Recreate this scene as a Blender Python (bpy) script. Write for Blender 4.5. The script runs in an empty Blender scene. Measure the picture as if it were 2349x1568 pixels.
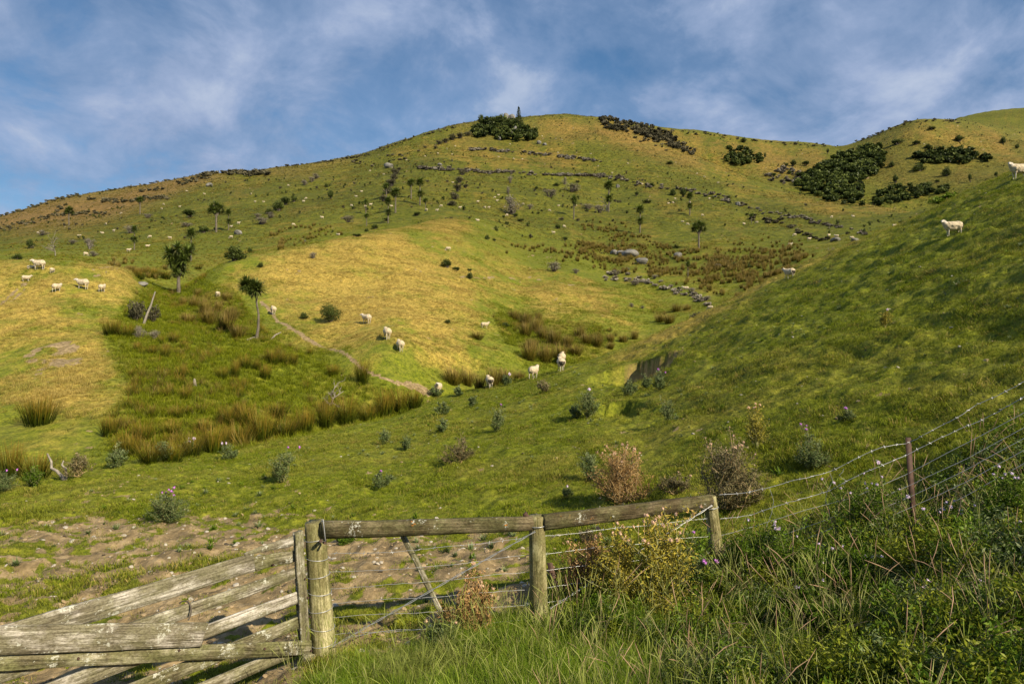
import bpy, bmesh, math, random
import numpy as np
from mathutils import Vector, Matrix, Euler
R = math.radians
rnd = random.Random(7)
rng = np.random.default_rng(7)
sc = bpy.context.scene
col = sc.collection

# ------------------------------------------------------------------ camera, world, sun, exposure
FP, UC, VH = 1566.0, 1174.5, 740.0          # focal length, centre column and eye-level row of the photograph (2349 px wide)
cd = bpy.data.cameras.new('camera'); cam = bpy.data.objects.new('camera', cd); col.objects.link(cam)
cd.sensor_width = 36; cd.lens = 24; cd.shift_y = -44/2349; cd.clip_start = 0.05; cd.clip_end = 9000
cam.location = (0, 0, 0); cam.rotation_euler = (R(90), 0, 0)
sc.camera = cam
sc.view_settings.view_transform = 'Standard'; sc.view_settings.look = 'None'
sc.view_settings.exposure = 0.68; sc.view_settings.gamma = 1; sc.view_settings.use_curve_mapping = False
SUN = Vector((0.60, -0.56, 0.60)).normalized()          # direction towards the sun
sl = bpy.data.lights.new('sun', 'SUN'); sl.energy = 4.9; sl.angle = R(0.5); sl.color = (1, 0.88, 0.68)
so = bpy.data.objects.new('sun', sl); col.objects.link(so)
so.rotation_euler = SUN.to_track_quat('Z', 'Y').to_euler()

w = bpy.data.worlds.new('World'); sc.world = w; w.use_nodes = True
nt = w.node_tree; nt.nodes.clear()
def N(nt, t, **k):
    n = nt.nodes.new(t)
    for a, b in k.items():
        if a == 'i':
            for q, v in b.items(): n.inputs[q].default_value = v
        else: setattr(n, a, b)
    return n
def L(nt, a, b): nt.links.new(a, b)
def ramp(nt, fac, stops, interp='LINEAR'):
    n = N(nt, 'ShaderNodeValToRGB'); n.color_ramp.interpolation = interp
    e = n.color_ramp.elements
    while len(e) < len(stops): e.new(0.5)
    for q, (p, c) in zip(e, stops):
        q.position = p; q.color = (c, c, c, 1) if isinstance(c, (int, float)) else (*c, 1)
    if fac is not None: L(nt, fac, n.inputs[0])
    return n.outputs[0]
def mixc(nt, fac, a, b, mode='MIX'):
    n = N(nt, 'ShaderNodeMix', data_type='RGBA', blend_type=mode)
    for s, v in ((n.inputs[0], fac), (n.inputs[6], a), (n.inputs[7], b)):
        if isinstance(v, (int, float)): s.default_value = v
        elif isinstance(v, (tuple, list)): s.default_value = (*v, 1) if len(v) == 3 else v
        else: L(nt, v, s)
    return n.outputs[2]
def mth(nt, op, a, b=0.5, clamp=False):
    n = N(nt, 'ShaderNodeMath', operation=op, use_clamp=clamp)
    for s, v in ((n.inputs[0], a), (n.inputs[1], b)):
        if isinstance(v, (int, float)): s.default_value = v
        else: L(nt, v, s)
    return n.outputs[0]
def noise(nt, vec, scale, detail=4, rough=0.55, dist=0.0, out=0):
    n = N(nt, 'ShaderNodeTexNoise', i={'Scale': scale, 'Detail': detail, 'Roughness': rough, 'Distortion': dist})
    if vec is not None: L(nt, vec, n.inputs['Vector'])
    return n.outputs[out]
def mapping(nt, vec, scale=(1, 1, 1), rot=(0, 0, 0), loc=(0, 0, 0)):
    n = N(nt, 'ShaderNodeMapping'); n.inputs['Scale'].default_value = scale
    n.inputs['Rotation'].default_value = rot; n.inputs['Location'].default_value = loc
    L(nt, vec, n.inputs['Vector']); return n.outputs[0]

sky = N(nt, 'ShaderNodeTexSky', sky_type='NISHITA', sun_disc=False)
sky.sun_elevation = math.asin(SUN.z); sky.sun_rotation = math.atan2(SUN.x, SUN.y)
sky.altitude = 300; sky.air_density = 1.0; sky.dust_density = 0.4; sky.ozone_density = 2.2
tc = N(nt, 'ShaderNodeTexCoord')
g = tc.outputs['Generated']
sx = N(nt, 'ShaderNodeSeparateXYZ'); L(nt, g, sx.inputs[0])
zz = mth(nt, 'MAXIMUM', sx.outputs[2], 0.0)
zz = mth(nt, 'ADD', zz, 0.55)
cx = N(nt, 'ShaderNodeCombineXYZ')
L(nt, mth(nt, 'DIVIDE', sx.outputs[0], zz), cx.inputs[0]); L(nt, mth(nt, 'DIVIDE', sx.outputs[1], zz), cx.inputs[1])
cv = mapping(nt, cx.outputs[0], rot=(0, 0, R(-28)), scale=(1.9, 1.9, 1), loc=(3.1, 0.4, 0))
n1 = noise(nt, cv, 0.70, 6, 0.55, 0.2)
n2 = noise(nt, cv, 2.9, 9, 0.60, 0.25)
n3 = noise(nt, cv, 8.0, 8, 0.6, 0.2)
m = mth(nt, 'ADD', mth(nt, 'MULTIPLY', n1, 0.48), mth(nt, 'ADD', mth(nt, 'MULTIPLY', n2, 0.42), mth(nt, 'MULTIPLY', n3, 0.10)))
mask = ramp(nt, m, [(0.36, 0.25), (0.45, 0.55), (0.52, 0.85), (0.58, 1.0)], 'EASE')
cloudc = ramp(nt, n2, [(0.30, (1.05, 1.80, 3.15)), (0.46, (1.75, 2.50, 3.95)), (0.58, (2.45, 3.15, 4.65)), (0.72, (3.5, 4.1, 5.3))])
base = mixc(nt, 1.0, sky.outputs[0], (0.40, 0.66, 0.80), 'MULTIPLY')
skyc = mixc(nt, mask, base, cloudc)
bg = N(nt, 'ShaderNodeBackground', i={'Strength': 0.085}); L(nt, skyc, bg.inputs[0])
wo = N(nt, 'ShaderNodeOutputWorld'); L(nt, bg.outputs[0], wo.inputs[0])

# ------------------------------------------------------------------ mesh helpers
class MB:
    def __init__(s): s.v = []; s.f = {}; s.n = 0; s.t = []
    def add(s, v, f, mat=0, t=None):
        v = np.asarray(v, float).reshape(-1, 3); f = np.asarray(f, int)
        if len(v) == 0 or len(f) == 0: return s
        s.v.append(v); s.f.setdefault(f.shape[1], []).append((f + s.n, np.full(len(f), mat)))
        s.t.append(np.zeros(len(v)) + (0.5 if t is None else t)); s.n += len(v); return s
    def mesh(s, name, mats, smooth=False):
        me = bpy.data.meshes.new(name)
        V = np.concatenate(s.v); me.vertices.add(len(V)); me.vertices.foreach_set('co', V.ravel().astype(np.float32))
        loops = []; starts = []; mi = []; c = 0
        for k, lst in s.f.items():
            F = np.concatenate([a for a, _ in lst]); M = np.concatenate([b for _, b in lst])
            loops.append(F.ravel()); starts.append(np.arange(len(F))*k + c); c += len(F)*k; mi.append(M)
        lo = np.concatenate(loops); st = np.concatenate(starts)
        me.loops.add(len(lo)); me.loops.foreach_set('vertex_index', lo.astype(np.int32))
        me.polygons.add(len(st)); me.polygons.foreach_set('loop_start', st.astype(np.int32))
        me.polygons.foreach_set('material_index', np.concatenate(mi).astype(np.int32))
        if smooth: me.polygons.foreach_set('use_smooth', np.ones(len(st), bool))
        for m in (mats if isinstance(mats, (list, tuple)) else [mats]): me.materials.append(m)
        a = me.attributes.new('tint', 'FLOAT', 'POINT'); a.data.foreach_set('value', np.concatenate(s.t).astype(np.float32))
        me.update(calc_edges=True); return me
    def build(s, name, mats, parent=None, smooth=False, loc=None):
        return obj(name, s.mesh(name, mats, smooth), parent, loc)
def obj(name, me, parent=None, loc=None):
    o = bpy.data.objects.new(name, me); col.objects.link(o)
    if parent is not None: o.parent = parent
    if loc is not None: o.location = loc
    return o
def empty(name, loc=(0, 0, 0), rz=0.0, sc_=1.0):
    o = bpy.data.objects.new(name, None); col.objects.link(o); o.location = loc
    o.rotation_euler = (0, 0, rz); o.scale = (sc_,)*3; o.empty_display_size = 0.2; return o
def tag(o, label=None, cat=None, group=None, kind=None):
    if label: o['label'] = label
    if cat: o['category'] = cat
    if group: o['group'] = group
    if kind: o['kind'] = kind
    return o
def tube(pts, rad, n=6, cap=True):
    P = np.asarray(pts, float); k = len(P); rad = np.zeros(k) + rad
    T = np.gradient(P, axis=0); T /= np.linalg.norm(T, axis=1)[:, None] + 1e-9
    up = np.array([0, 0, 1.0]) if abs(T[0][2]) < 0.8 else np.array([1.0, 0, 0])
    V = []
    for i in range(k):
        a = np.cross(T[i], up); a /= np.linalg.norm(a) + 1e-9; b = np.cross(T[i], a)
        th = np.arange(n)*2*np.pi/n
        V.append(P[i] + rad[i]*(np.cos(th)[:, None]*a + np.sin(th)[:, None]*b))
    V = np.concatenate(V); F = []
    for i in range(k-1):
        for j in range(n):
            F.append((i*n+j, i*n+(j+1) % n, (i+1)*n+(j+1) % n, (i+1)*n+j))
    if cap:
        V = np.concatenate([V, P[:1], P[-1:]]); c0, c1 = k*n, k*n+1
        for j in range(n):
            F.append((c0, (j+1) % n, j, j)); F.append((c1, (k-1)*n+j, (k-1)*n+(j+1) % n, (k-1)*n+(j+1) % n))
    F = np.array(F); return V, F
def addtube(mb, pts, rad, n=6, mat=0, t=None, cap=False):
    v, f = tube(pts, rad, n, False); mb.add(v, f, mat, t)
    if cap:
        m = len(pts); V = np.concatenate([v[:n], v[-n:], [pts[0]], [pts[-1]]])
        F = [(2*n, (j+1) % n, j) for j in range(n)] + [(2*n+1, n+j, n+(j+1) % n) for j in range(n)]
        mb.add(V, F, mat, t)
def blades(base, az, lean, length, width, droop, segs=3, r=rng):
    """ribbons: base (n,3); az heading; lean from vertical at the base; droop adds lean towards the tip. returns v, f(quads), t along"""
    n = len(base); V = []; T = []
    side = np.stack([-np.sin(az), np.cos(az), np.zeros(n)], 1)
    p = base.copy(); 
    for i in range(segs+1):
        q = i/segs; wd = width*(1-q)**0.7*(0.75+0.5*min(q*3, 1)) if i < segs else width*0.06
        V.append(p - side*(wd/2)[:, None] if hasattr(wd, '__len__') else p - side*wd/2)
        V.append(p + side*(wd/2)[:, None] if hasattr(wd, '__len__') else p + side*wd/2)
        T += [np.full(n, q), np.full(n, q)]
        a = lean + droop*(i+0.5)/segs
        d = np.stack([np.sin(a)*np.cos(az), np.sin(a)*np.sin(az), np.cos(a)], 1)
        p = p + d*(length/segs)[:, None]
    V = np.stack(V, 1); T = np.stack(T, 1)     # n, 2(segs+1), 3
    m = 2*(segs+1); F = []
    for i in range(segs): F.append([2*i, 2*i+1, 2*i+3, 2*i+2])
    F = (np.arange(n)[:, None, None]*m + np.array(F)[None]).reshape(-1, 4)
    return V.reshape(-1, 3), F, T.ravel()
def cards(P, size, r=rng, aspect=2.0, flat=0.0):
    """small folded leaves at points P"""
    n = len(P); size = np.zeros(n) + size
    d = r.normal(size=(n, 3)); d[:, 2] *= (1-flat); d /= np.linalg.norm(d, axis=1)[:, None]
    e = r.normal(size=(n, 3)); e -= d*(d*e).sum(1)[:, None]; e /= np.linalg.norm(e, axis=1)[:, None]
    nn = np.cross(d, e)
    a = size[:, None]
    V = np.stack([P - d*a*0.5, P + e*a*0.5/aspect + nn*a*0.08, P + d*a*0.5, P - e*a*0.5/aspect + nn*a*0.08], 1)
    F = np.arange(n)[:, None]*4 + np.array([0, 1, 2, 3])
    t = np.repeat(r.random(n), 4)
    return V.reshape(-1, 3), F, t

# ------------------------------------------------------------------ numpy noise
def _h(ix, iy, seed):
    h = (ix.astype(np.int64)*374761393 + iy.astype(np.int64)*668265263 + seed*1274126177) & 0xffffffff
    h = ((h ^ (h >> 13))*1274126177) & 0xffffffff
    h = (h ^ (h >> 16)) & 0xffffffff
    return h/4294967295.0
def vn(x, y, seed=0):
    ix = np.floor(x); iy = np.floor(y); fx = x-ix; fy = y-iy
    fx = fx*fx*fx*(fx*(fx*6-15)+10); fy = fy*fy*fy*(fy*(fy*6-15)+10)
    a = _h(ix, iy, seed); b = _h(ix+1, iy, seed); c = _h(ix, iy+1, seed); d = _h(ix+1, iy+1, seed)
    return (a*(1-fx)+b*fx)*(1-fy) + (c*(1-fx)+d*fx)*fy - 0.5
def fbm(x, y, seed=0, o=4, g=0.5, rot=1.1):
    s = 0; a = 1.0; t = 0
    for k in range(o):
        c, q = math.cos(k*rot), math.sin(k*rot)
        s = s + a*vn((x*c-y*q)*2**k + 17.3*k, (x*q+y*c)*2**k - 9.1*k, seed+k); t += a; a *= g
    return s/t*2
def sst(a, b, x): 
    t = np.clip((x-a)/(b-a), 0, 1); return t*t*(3-2*t)

# ------------------------------------------------------------------ the lie of the land: distances and heights of the ridges and hollows
# every table: column -> (distance, row) or (distance, ('z', height))
Z = lambda v: ('z', v)
ROWS = [
 [(-600, 0.0, Z(-1.75)), (2950, 0.0, Z(-1.70))],
 [(-600, 3.0, Z(-2.45)), (700, 3.0, Z(-2.40)), (2000, 3.0, Z(-2.15)), (2950, 3.0, Z(-1.6))],
 [(-600, 6.1, Z(-3.35)), (0, 6.1, Z(-3.3)), (600, 6.2, Z(-3.22)), (700, 6.3, Z(-3.06)), (760, 6.3, Z(-3.0)), (1240, 6.5, Z(-2.84)), (1640, 7.2, Z(-2.74)), (2086, 7.0, Z(-2.3)), (2349, 6.6, Z(-2.0)), (2950, 6.2, Z(-1.1))],
 [(-600, 12, Z(-3.95)), (0, 12, Z(-3.78)), (600, 12, Z(-3.68)), (1000, 12, Z(-3.5)), (1300, 12, Z(-3.15)), (1500, 12, Z(-2.75)), (1700, 12, Z(-2.15)), (1900, 12, Z(-1.5)), (2100, 12, Z(-0.85)), (2349, 12, Z(0.05)), (2950, 12, Z(2.6))],
 # crest of the paddock and of the right-hand spur
 [(-600, 14.5, 1190), (0, 17, 1115), (200, 19, 1080), (370, 21, 1052), (560, 24, 1032), (640, 26, 1015), (780, 30, 985), (900, 33, 960), (985, 36, 922), (1050, 38, 903), (1200, 38, 867), (1290, 36, 847), (1380, 38, 820), (1460, 40, 790), (1560, 43, 745), (1700, 47, 680), (1810, 50, 632), (1900, 50, 590), (2000, 50, 545), (2100, 50, 505), (2200, 50, 453), (2300, 50, 407), (2349, 50, 383), (2950, 50, 120)],
 None,  # just behind the crest, filled below
 [(-600, 22, 1160), (0, 23, 1120), (300, 25, 1078), (450, 27, 1062), (600, 31, 1040), (750, 36, 1006), (900, 41, 968), (985, 45, 928), (1050, 50, 908), (1200, 54, 878), (1300, 62, 852), (1400, 68, 816), (1500, 76, 778), (1700, 88, 686), (1900, 110, 598), (2100, 130, 530), (2349, 150, 420), (2950, 150, 230)],
 [(-600, 40, 900), (0, 38, 905), (150, 38, 892), (300, 40, 868), (450, 42, 858), (600, 46, 832), (750, 48, 852), (900, 51, 803), (985, 55, 812), (1050, 60, 800), (1200, 66, 805), (1300, 72, 790), (1400, 80, 765), (1500, 90, 742), (1650, 100, 690), (1800, 112, 622), (1950, 135, 562), (2100, 160, 515), (2349, 180, 425), (2950, 180, 240)],
 [(-600, 60, 720), (0, 60, 690), (150, 58, 702), (300, 58, 740), (450, 62, 742), (600, 68, 716), (750, 70, 716), (900, 76, 690), (1050, 82, 700), (1200, 84, 738), (1300, 92, 715), (1400, 105, 690), (1500, 112, 684), (1650, 130, 625), (1800, 145, 588), (1950, 165, 540), (2100, 190, 502), (2349, 200, 430), (2950, 200, 250)],
 # crest of the two golden knolls
 [(-600, 78, 590), (0, 78, 600), (150, 79, 598), (280, 80, 612), (350, 84, 662), (400, 85, 682), (440, 88, 655), (500, 94, 614), (600, 101, 582), (750, 115, 556), (850, 128, 540), (900, 138, 530), (1000, 165, 506), (1080, 172, 508), (1200, 180, 545), (1300, 168, 568), (1400, 150, 615), (1500, 152, 608), (1650, 180, 560), (1800, 200, 535), (1950, 220, 505), (2100, 230, 491), (2349, 230, 440), (2950, 230, 260)],
 [(-600, 95, 625), (0, 95, 628), (150, 96, 626), (280, 97, 630), (350, 100, 648), (400, 102, 656), (440, 106, 652), (500, 112, 634), (600, 120, 606), (750, 137, 576), (850, 152, 556), (900, 160, 536), (1000, 185, 503), (1080, 195, 498), (1200, 215, 512), (1300, 210, 530), (1400, 190, 565), (1500, 190, 560), (1650, 220, 520), (1800, 240, 500), (1950, 250, 489), (2100, 240, 489.5), (2349, 240, 440), (2950, 240, 270)],
 [(-600, 130, 606), (0, 130, 596), (150, 130, 592), (300, 130, 602), (400, 132, 612), (500, 142, 600), (600, 155, 572), (750, 172, 535), (850, 185, 518), (900, 195, 498), (1000, 220, 478), (1200, 255, 472), (1400, 240, 508), (1500, 240, 503), (1650, 270, 475), (1800, 292, 467), (1950, 278, 478), (2100, 245, 489), (2349, 245, 445), (2950, 245, 280)],
 [(-600, 220, 585), (0, 200, 560), (300, 212, 537), (600, 225, 500), (750, 245, 472), (900, 270, 438), (1000, 290, 425), (1200, 330, 418), (1400, 330, 450), (1500, 330, 440), (1650, 350, 430), (1800, 340, 452), (1950, 300, 471), (2100, 250, 489), (2349, 250, 450), (2950, 250, 290)],
 [(-600, 380, 580), (0, 380, 522), (150, 380, 495), (300, 380, 466), (450, 380, 440), (600, 390, 424), (750, 400, 406), (900, 425, 374), (1000, 450, 346), (1200, 480, 345), (1380, 470, 350), (1500, 455, 365), (1650, 430, 402), (1800, 375, 440), (1950, 312, 467), (2100, 255, 489), (2349, 260, 455), (2950, 260, 300)],
 # skyline of the big hill, then the ridge that falls away to the right
 [(-600, 540, 600), (0, 525, 501), (150, 520, 459), (300, 510, 430), (450, 500, 400), (550, 505, 393), (700, 520, 378), (830, 545, 357), (900, 560, 331), (1000, 580, 300), (1060, 590, 286), (1100, 600, 279), (1200, 610, 270), (1300, 612, 265), (1380, 600, 268), (1430, 585, 286), (1500, 555, 314), (1560, 535, 338), (1650, 480, 384), (1740, 430, 416), (1850, 370, 449), (2000, 305, 473), (2125, 258, 491), (2200, 262, 505), (2349, 270, 470), (2950, 270, 310)],
 [(-600, 640, 640), (0, 640, 530), (300, 640, 462), (550, 640, 425), (830, 660, 390), (1100, 700, 312), (1380, 690, 300), (1430, 640, 300), (1500, 610, 325), (1650, 560, 392), (1850, 450, 460), (2000, 400, 486), (2125, 370, 502), (2200, 350, 505), (2349, 350, 460), (2950, 350, 330)],
 [(-600, 800, 640), (0, 800, 535), (300, 800, 468), (550, 800, 430), (830, 800, 395), (1100, 820, 318), (1380, 760, 302), (1430, 680, 292), (1500, 660, 304), (1650, 620, 345), (1800, 570, 390), (1930, 530, 412), (2000, 510, 425), (2125, 490, 425), (2200, 490, 415), (2349, 470, 398), (2950, 470, 350)],
 # skyline behind on the right
 [(-600, 900, 645), (0, 900, 540), (300, 900, 475), (550, 900, 436), (830, 900, 400), (1100, 900, 324), (1380, 860, 308), (1430, 760, 280), (1500, 740, 290), (1560, 735, 296), (1600, 730, 301), (1700, 725, 318), (1760, 722, 326), (1800, 720, 328), (1880, 712, 333), (1930, 705, 341), (1980, 690, 323), (2050, 675, 293), (2100, 665, 278), (2120, 662, 275), (2200, 670, 279), (2260, 690, 286), (2349, 700, 304), (2950, 700, 390)],
 [(-600, 1100, 650), (0, 1100, 560), (550, 1100, 450), (1100, 1100, 340), (1500, 1000, 320), (1930, 1000, 365), (2150, 1000, 318), (2230, 1000, 300), (2349, 1000, 300), (2950, 1000, 390)],
 [(-600, 1300, 660), (0, 1300, 570), (550, 1300, 465), (1100, 1300, 352), (1500, 1300, 335), (1930, 1300, 375), (2130, 1300, 310), (2200, 1300, 281), (2230, 1300, 275), (2280, 1300, 266), (2349, 1300, 257), (2500, 1300, 240), (2950, 1300, 260)],
 [(-600, 2200, Z(40)), (2950, 2200, Z(60))],
 [(-600, 5000, Z(0)), (2950, 5000, Z(0))],
]
UD = np.arange(-600, 2951, 3.0)
def gsm(a, s):
    k = np.arange(-int(3*s), int(3*s)+1); g_ = np.exp(-k*k/(2*s*s)); g_ /= g_.sum()
    return np.convolve(np.pad(a, len(k)//2, mode='edge'), g_, 'valid')
KY, KZ = [], []
for row in ROWS:
    if row is None: KY.append(None); KZ.append(None); continue
    us = [r_[0] for r_ in row]; ys = np.interp(UD, us, [r_[1] for r_ in row])
    if isinstance(row[0][2], tuple): zs = np.interp(UD, us, [r_[2][1] for r_ in row])
    else: zs = np.interp(UD, us, [r_[1]*(VH-r_[2])/FP for r_ in row]); vs = gsm(np.interp(UD, us, [r_[2] for r_ in row]), 5)
    ys = gsm(ys, 12)
    zs = gsm(zs, 12) if isinstance(row[0][2], tuple) else ys*(VH-vs)/FP
    KY.append(ys); KZ.append(zs)
KY[5] = KY[4]*1.10; KZ[5] = -((VH - KZ[4]/KY[4]*FP) + 8 - VH)*KY[5]/FP
KY = np.array(KY); KZ = np.array(KZ)
for i in range(1, len(KY)): KY[i] = np.maximum(KY[i], KY[i-1]*1.01 + 0.01)
YD = np.concatenate([np.linspace(0, 3.9, 14), np.geomspace(4, 5000, 1400)])
def pchip_cols(X, Yv, xq):
    K, n = X.shape; h = np.diff(X, axis=0); d = np.diff(Yv, axis=0)/h
    m = np.zeros_like(Yv)
    w1 = 2*h[1:]+h[:-1]; w2 = h[1:]+2*h[:-1]; ok = d[1:]*d[:-1] > 0
    with np.errstate(divide='ignore', invalid='ignore'):
        m[1:-1] = np.where(ok, (w1+w2)/(w1/d[:-1]+w2/d[1:]), 0)
    m[0] = d[0]; m[-1] = d[-1]
    out = np.empty((len(xq), n))
    for j in range(n):
        i = np.clip(np.searchsorted(X[:, j], xq, 'right')-1, 0, K-2)
        t = (xq-X[i, j])/h[i, j]; t2 = t*t; t3 = t2*t
        out[:, j] = (2*t3-3*t2+1)*Yv[i, j] + (t3-2*t2+t)*h[i, j]*m[i, j] + (-2*t3+3*t2)*Yv[i+1, j] + (t3-t2)*h[i, j]*m[i+1, j]
    return out
GRID = pchip_cols(KY, KZ, YD)          # (len YD, len UD)
def zbase(x, y):
    x = np.asarray(x, float); y = np.asarray(y, float); yc = np.maximum(y, 0.0)
    u = np.clip(UC + FP*x/np.maximum(yc, 4.0), -599, 2949)
    fu = (u+600)/3.0; iu = np.clip(fu.astype(int), 0, len(UD)-2); fu = fu-iu
    fy = np.interp(yc, YD, np.arange(len(YD))); iy = np.clip(fy.astype(int), 0, len(YD)-2); fy = fy-iy
    G = GRID
    return (G[iy, iu]*(1-fu)+G[iy, iu+1]*fu)*(1-fy) + (G[iy+1, iu]*(1-fu)+G[iy+1, iu+1]*fu)*fy
CRY = KY[4]
def crest_y(x, y):
    u = np.clip(UC + FP*x/np.maximum(y, 4.0), -599, 2949); return np.interp(u, UD, CRY)
def basehit(u, v, y0=4.5):
    ys = np.geomspace(y0, 3000, 3000); s = (u-UC)/FP
    zr = ys*(VH-v)/FP; zt = zbase(s*ys, ys); k = np.argmax(zt >= zr)
    if zt[k] < zr[k]: k = len(ys)-1
    return np.array([s*ys[k], ys[k]])
SLIP = basehit(1452, 856); SLIP2 = basehit(1412, 945)
def dent(x, y, c, rad, depth, face):
    """a slip scar: sheer on the uphill side, open downhill"""
    dx = x-c[0]; dy = y-c[1]; r_ = np.hypot(dx, dy*0.8) + 0.35*rad*fbm(x/(rad*0.6), y/(rad*0.6), 77, 4, 0.6)
    a = dx*face[0] + dy*face[1]                      # distance towards the uphill wall
    inside = sst(rad, rad*0.93, r_)
    global WALL
    WALL = sst(0.15*rad, 0.35*rad, a+0.25*rad*fbm(x*2.2, y*2.2, 78, 3))*sst(rad*1.05, rad*0.95, r_)
    return -depth*inside*sst(-rad, rad*0.35, a)*sst(rad*1.04, rad*0.50, a)
def detail(x, y, zb):
    cy = crest_y(x, y); near = sst(1.15, 1.0, y/cy)
    h = near*sst(3, 6, y)*(0.10*fbm(x/2.2, y/2.2, 3, 3) + 0.10*fbm(x/0.50, y/0.40, 5, 4, 0.6) + 0.05*np.abs(fbm(x/0.22, y/0.20, 6, 3, 0.6)))
    h = h + near*sst(24, 10, y)*sst(3, -2, x)*0.055*fbm(x/0.24, y/0.22, 8, 3, 0.6)
    spur = near*sst(1.0, 9.0, x + 0.02*y)
    # lumpy sheep terraces that follow the contours of the steep spur
    al = x*0.25 + y*0.30
    h = h + spur*(0.08*fbm(zb*1.3, y*0.16, 9, 3, 0.5, 0.0) + 0.20*fbm(zb*3.3, y*0.42+0.4*x, 15, 4, 0.6, 0.0) + 0.13*fbm(x/0.60, y/0.60, 12, 4, 0.6, 0.12)*np.interp(y, [6, 14, 50], [.35, .8, 1.15]) + 0.08*fbm(x/2.6, y/3.6, 14, 2))
    mid = (1-near)*sst(190, 120, y)
    h = h + mid*(0.20*fbm(zb*0.8, (x-y)*0.10, 21, 3) + 0.10*fbm(x/1.4, y/1.4, 22, 3) + 0.45*fbm(x/9, y/9, 23, 3))
    far = sst(110, 230, y)
    h = h + far*(0.9*fbm(zb*0.30, (x+y)*0.012, 31, 3, 0.5, 0.1) + 0.5*fbm(x/6, y/9, 33, 3) + 0.8*fbm(x/22, y/22, 32, 4) + 2.4*fbm(x/80, y/80, 34, 3)*sst(180, 400, y))
    h = h + dent(x, y, SLIP, 2.1, 1.15, (0.96, 0.03)) + dent(x, y, SLIP2, 1.0, 0.4, (0.95, 0.1))
    return h
def zt(x, y):
    zb = zbase(x, y); return zb + detail(np.asarray(x, float), np.asarray(y, float), zb)
def hit(u, v, y0=5.0, y1=3000):
    """where the sight line through (u, v) meets the ground"""
    ys = np.geomspace(y0, y1, 2500); s = (u-UC)/FP; zr = ys*(VH-v)/FP
    z_ = zt(s*ys, ys); k = int(np.argmax(z_ >= zr))
    if z_[k] < zr[k]:
        k = int(np.argmin(zr-z_))
    return Vector((s*ys[k], ys[k], float(z_[k])))
def proj(x, y, z): return UC + FP*x/y, VH - FP*z/y

# ------------------------------------------------------------------ ground zones (what grows where, plus cloud shade painted on one far hill), drawn as outlines on the map of columns and rows
MW, MH = 588, 392
def pip(poly, X, Y):
    ins = np.zeros(X.shape, bool); n = len(poly)
    for i in range(n):
        x1, y1 = poly[i]; x2, y2 = poly[(i+1) % n]
        c = ((y1 > Y) != (y2 > Y)) & (X < (x2-x1)*(Y-y1)/((y2-y1) or 1e-9)+x1); ins ^= c
    return ins
GX, GY = np.meshgrid(np.arange(MW)*4.0, np.arange(MH)*4.0)
def blur(a, s):
    if s <= 0: return a
    k = np.arange(-int(3*s), int(3*s)+1); g_ = np.exp(-k*k/(2*s*s)); g_ /= g_.sum(); p = len(k)//2
    a = np.apply_along_axis(lambda r_: np.convolve(np.pad(r_, p, mode='edge'), g_, 'valid'), 1, a)
    return np.apply_along_axis(lambda r_: np.convolve(np.pad(r_, p, mode='edge'), g_, 'valid'), 0, a)
def zone(polys, s=3):
    a = np.zeros((MH, MW))
    for p, wgt in polys: a = np.maximum(a, pip(p, GX, GY)*wgt)
    return blur(a, s)
def line(pl, wd, s=0.6):
    a = np.zeros((MH, MW))
    for (x1, y1), (x2, y2) in zip(pl, pl[1:]):
        L2 = (x2-x1)**2+(y2-y1)**2; t = np.clip(((GX-x1)*(x2-x1)+(GY-y1)*(y2-y1))/L2, 0, 1)
        a = np.maximum(a, np.clip(1.3-np.hypot(GX-x1-t*(x2-x1), GY-y1-t*(y2-y1))/wd, 0, 1))
    return a
def samp(a, u, v):
    fu = np.clip(u/4.0, 0, MW-1.001); fv = np.clip(v/4.0, 0, MH-1.001); i = fu.astype(int); j = fv.astype(int); fu = fu-i; fv = fv-j
    return (a[j, i]*(1-fu)+a[j, i+1]*fu)*(1-fv) + (a[j+1, i]*(1-fu)+a[j+1, i+1]*fu)*fv
Z_GOLDM = zone([([(430, 640), (600, 580), (850, 538), (1000, 505), (1160, 500), (1100, 530), (930, 548), (1010, 590), (1090, 600), (1060, 650), (1120, 800), (1190, 825), (1150, 850), (1000, 850), (890, 800), (760, 760), (640, 700), (560, 660)], 1.0),
                ([(870, 560), (1020, 580), (1330, 600), (1560, 720), (1480, 770), (1200, 740), (1050, 700)], 0.55),
                ([(600, 690), (760, 760), (990, 890), (900, 900), (700, 850), (600, 780)], 0.30),
                ([(-50, 596), (280, 606), (330, 660), (300, 700), (230, 760), (250, 860), (330, 900), (260, 960), (60, 960), (-50, 900)], 0.85),
                ([(-50, 640), (60, 640), (160, 700), (100, 780), (-50, 760)], 0.5)], 7)
Z_GOLDF = zone([([(860, 350), (1000, 302), (1090, 290), (1000, 330), (900, 370)], 0.75),
                ([(1000, 330), (1230, 325), (1500, 420), (1330, 400), (950, 385)], 0.7), ([(930, 360), (1250, 375), (1330, 390), (950, 388)], 0.6),
                ([(1220, 275), (1380, 272), (1500, 315), (1650, 385), (1800, 435), (2130, 495), (2060, 540), (1850, 480), (1600, 410), (1400, 330), (1250, 310)], 0.75),
                ([(1380, 280), (1920, 345), (1890, 400), (1780, 400), (1640, 370), (1480, 310)], 0.85),
                ([(1960, 345), (2110, 280), (2349, 300), (2349, 400), (2200, 360), (2060, 330)], 0.6),
                ([(1000, 500), (1300, 500), (1250, 530), (1000, 520)], 0.35)], 5)
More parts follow.
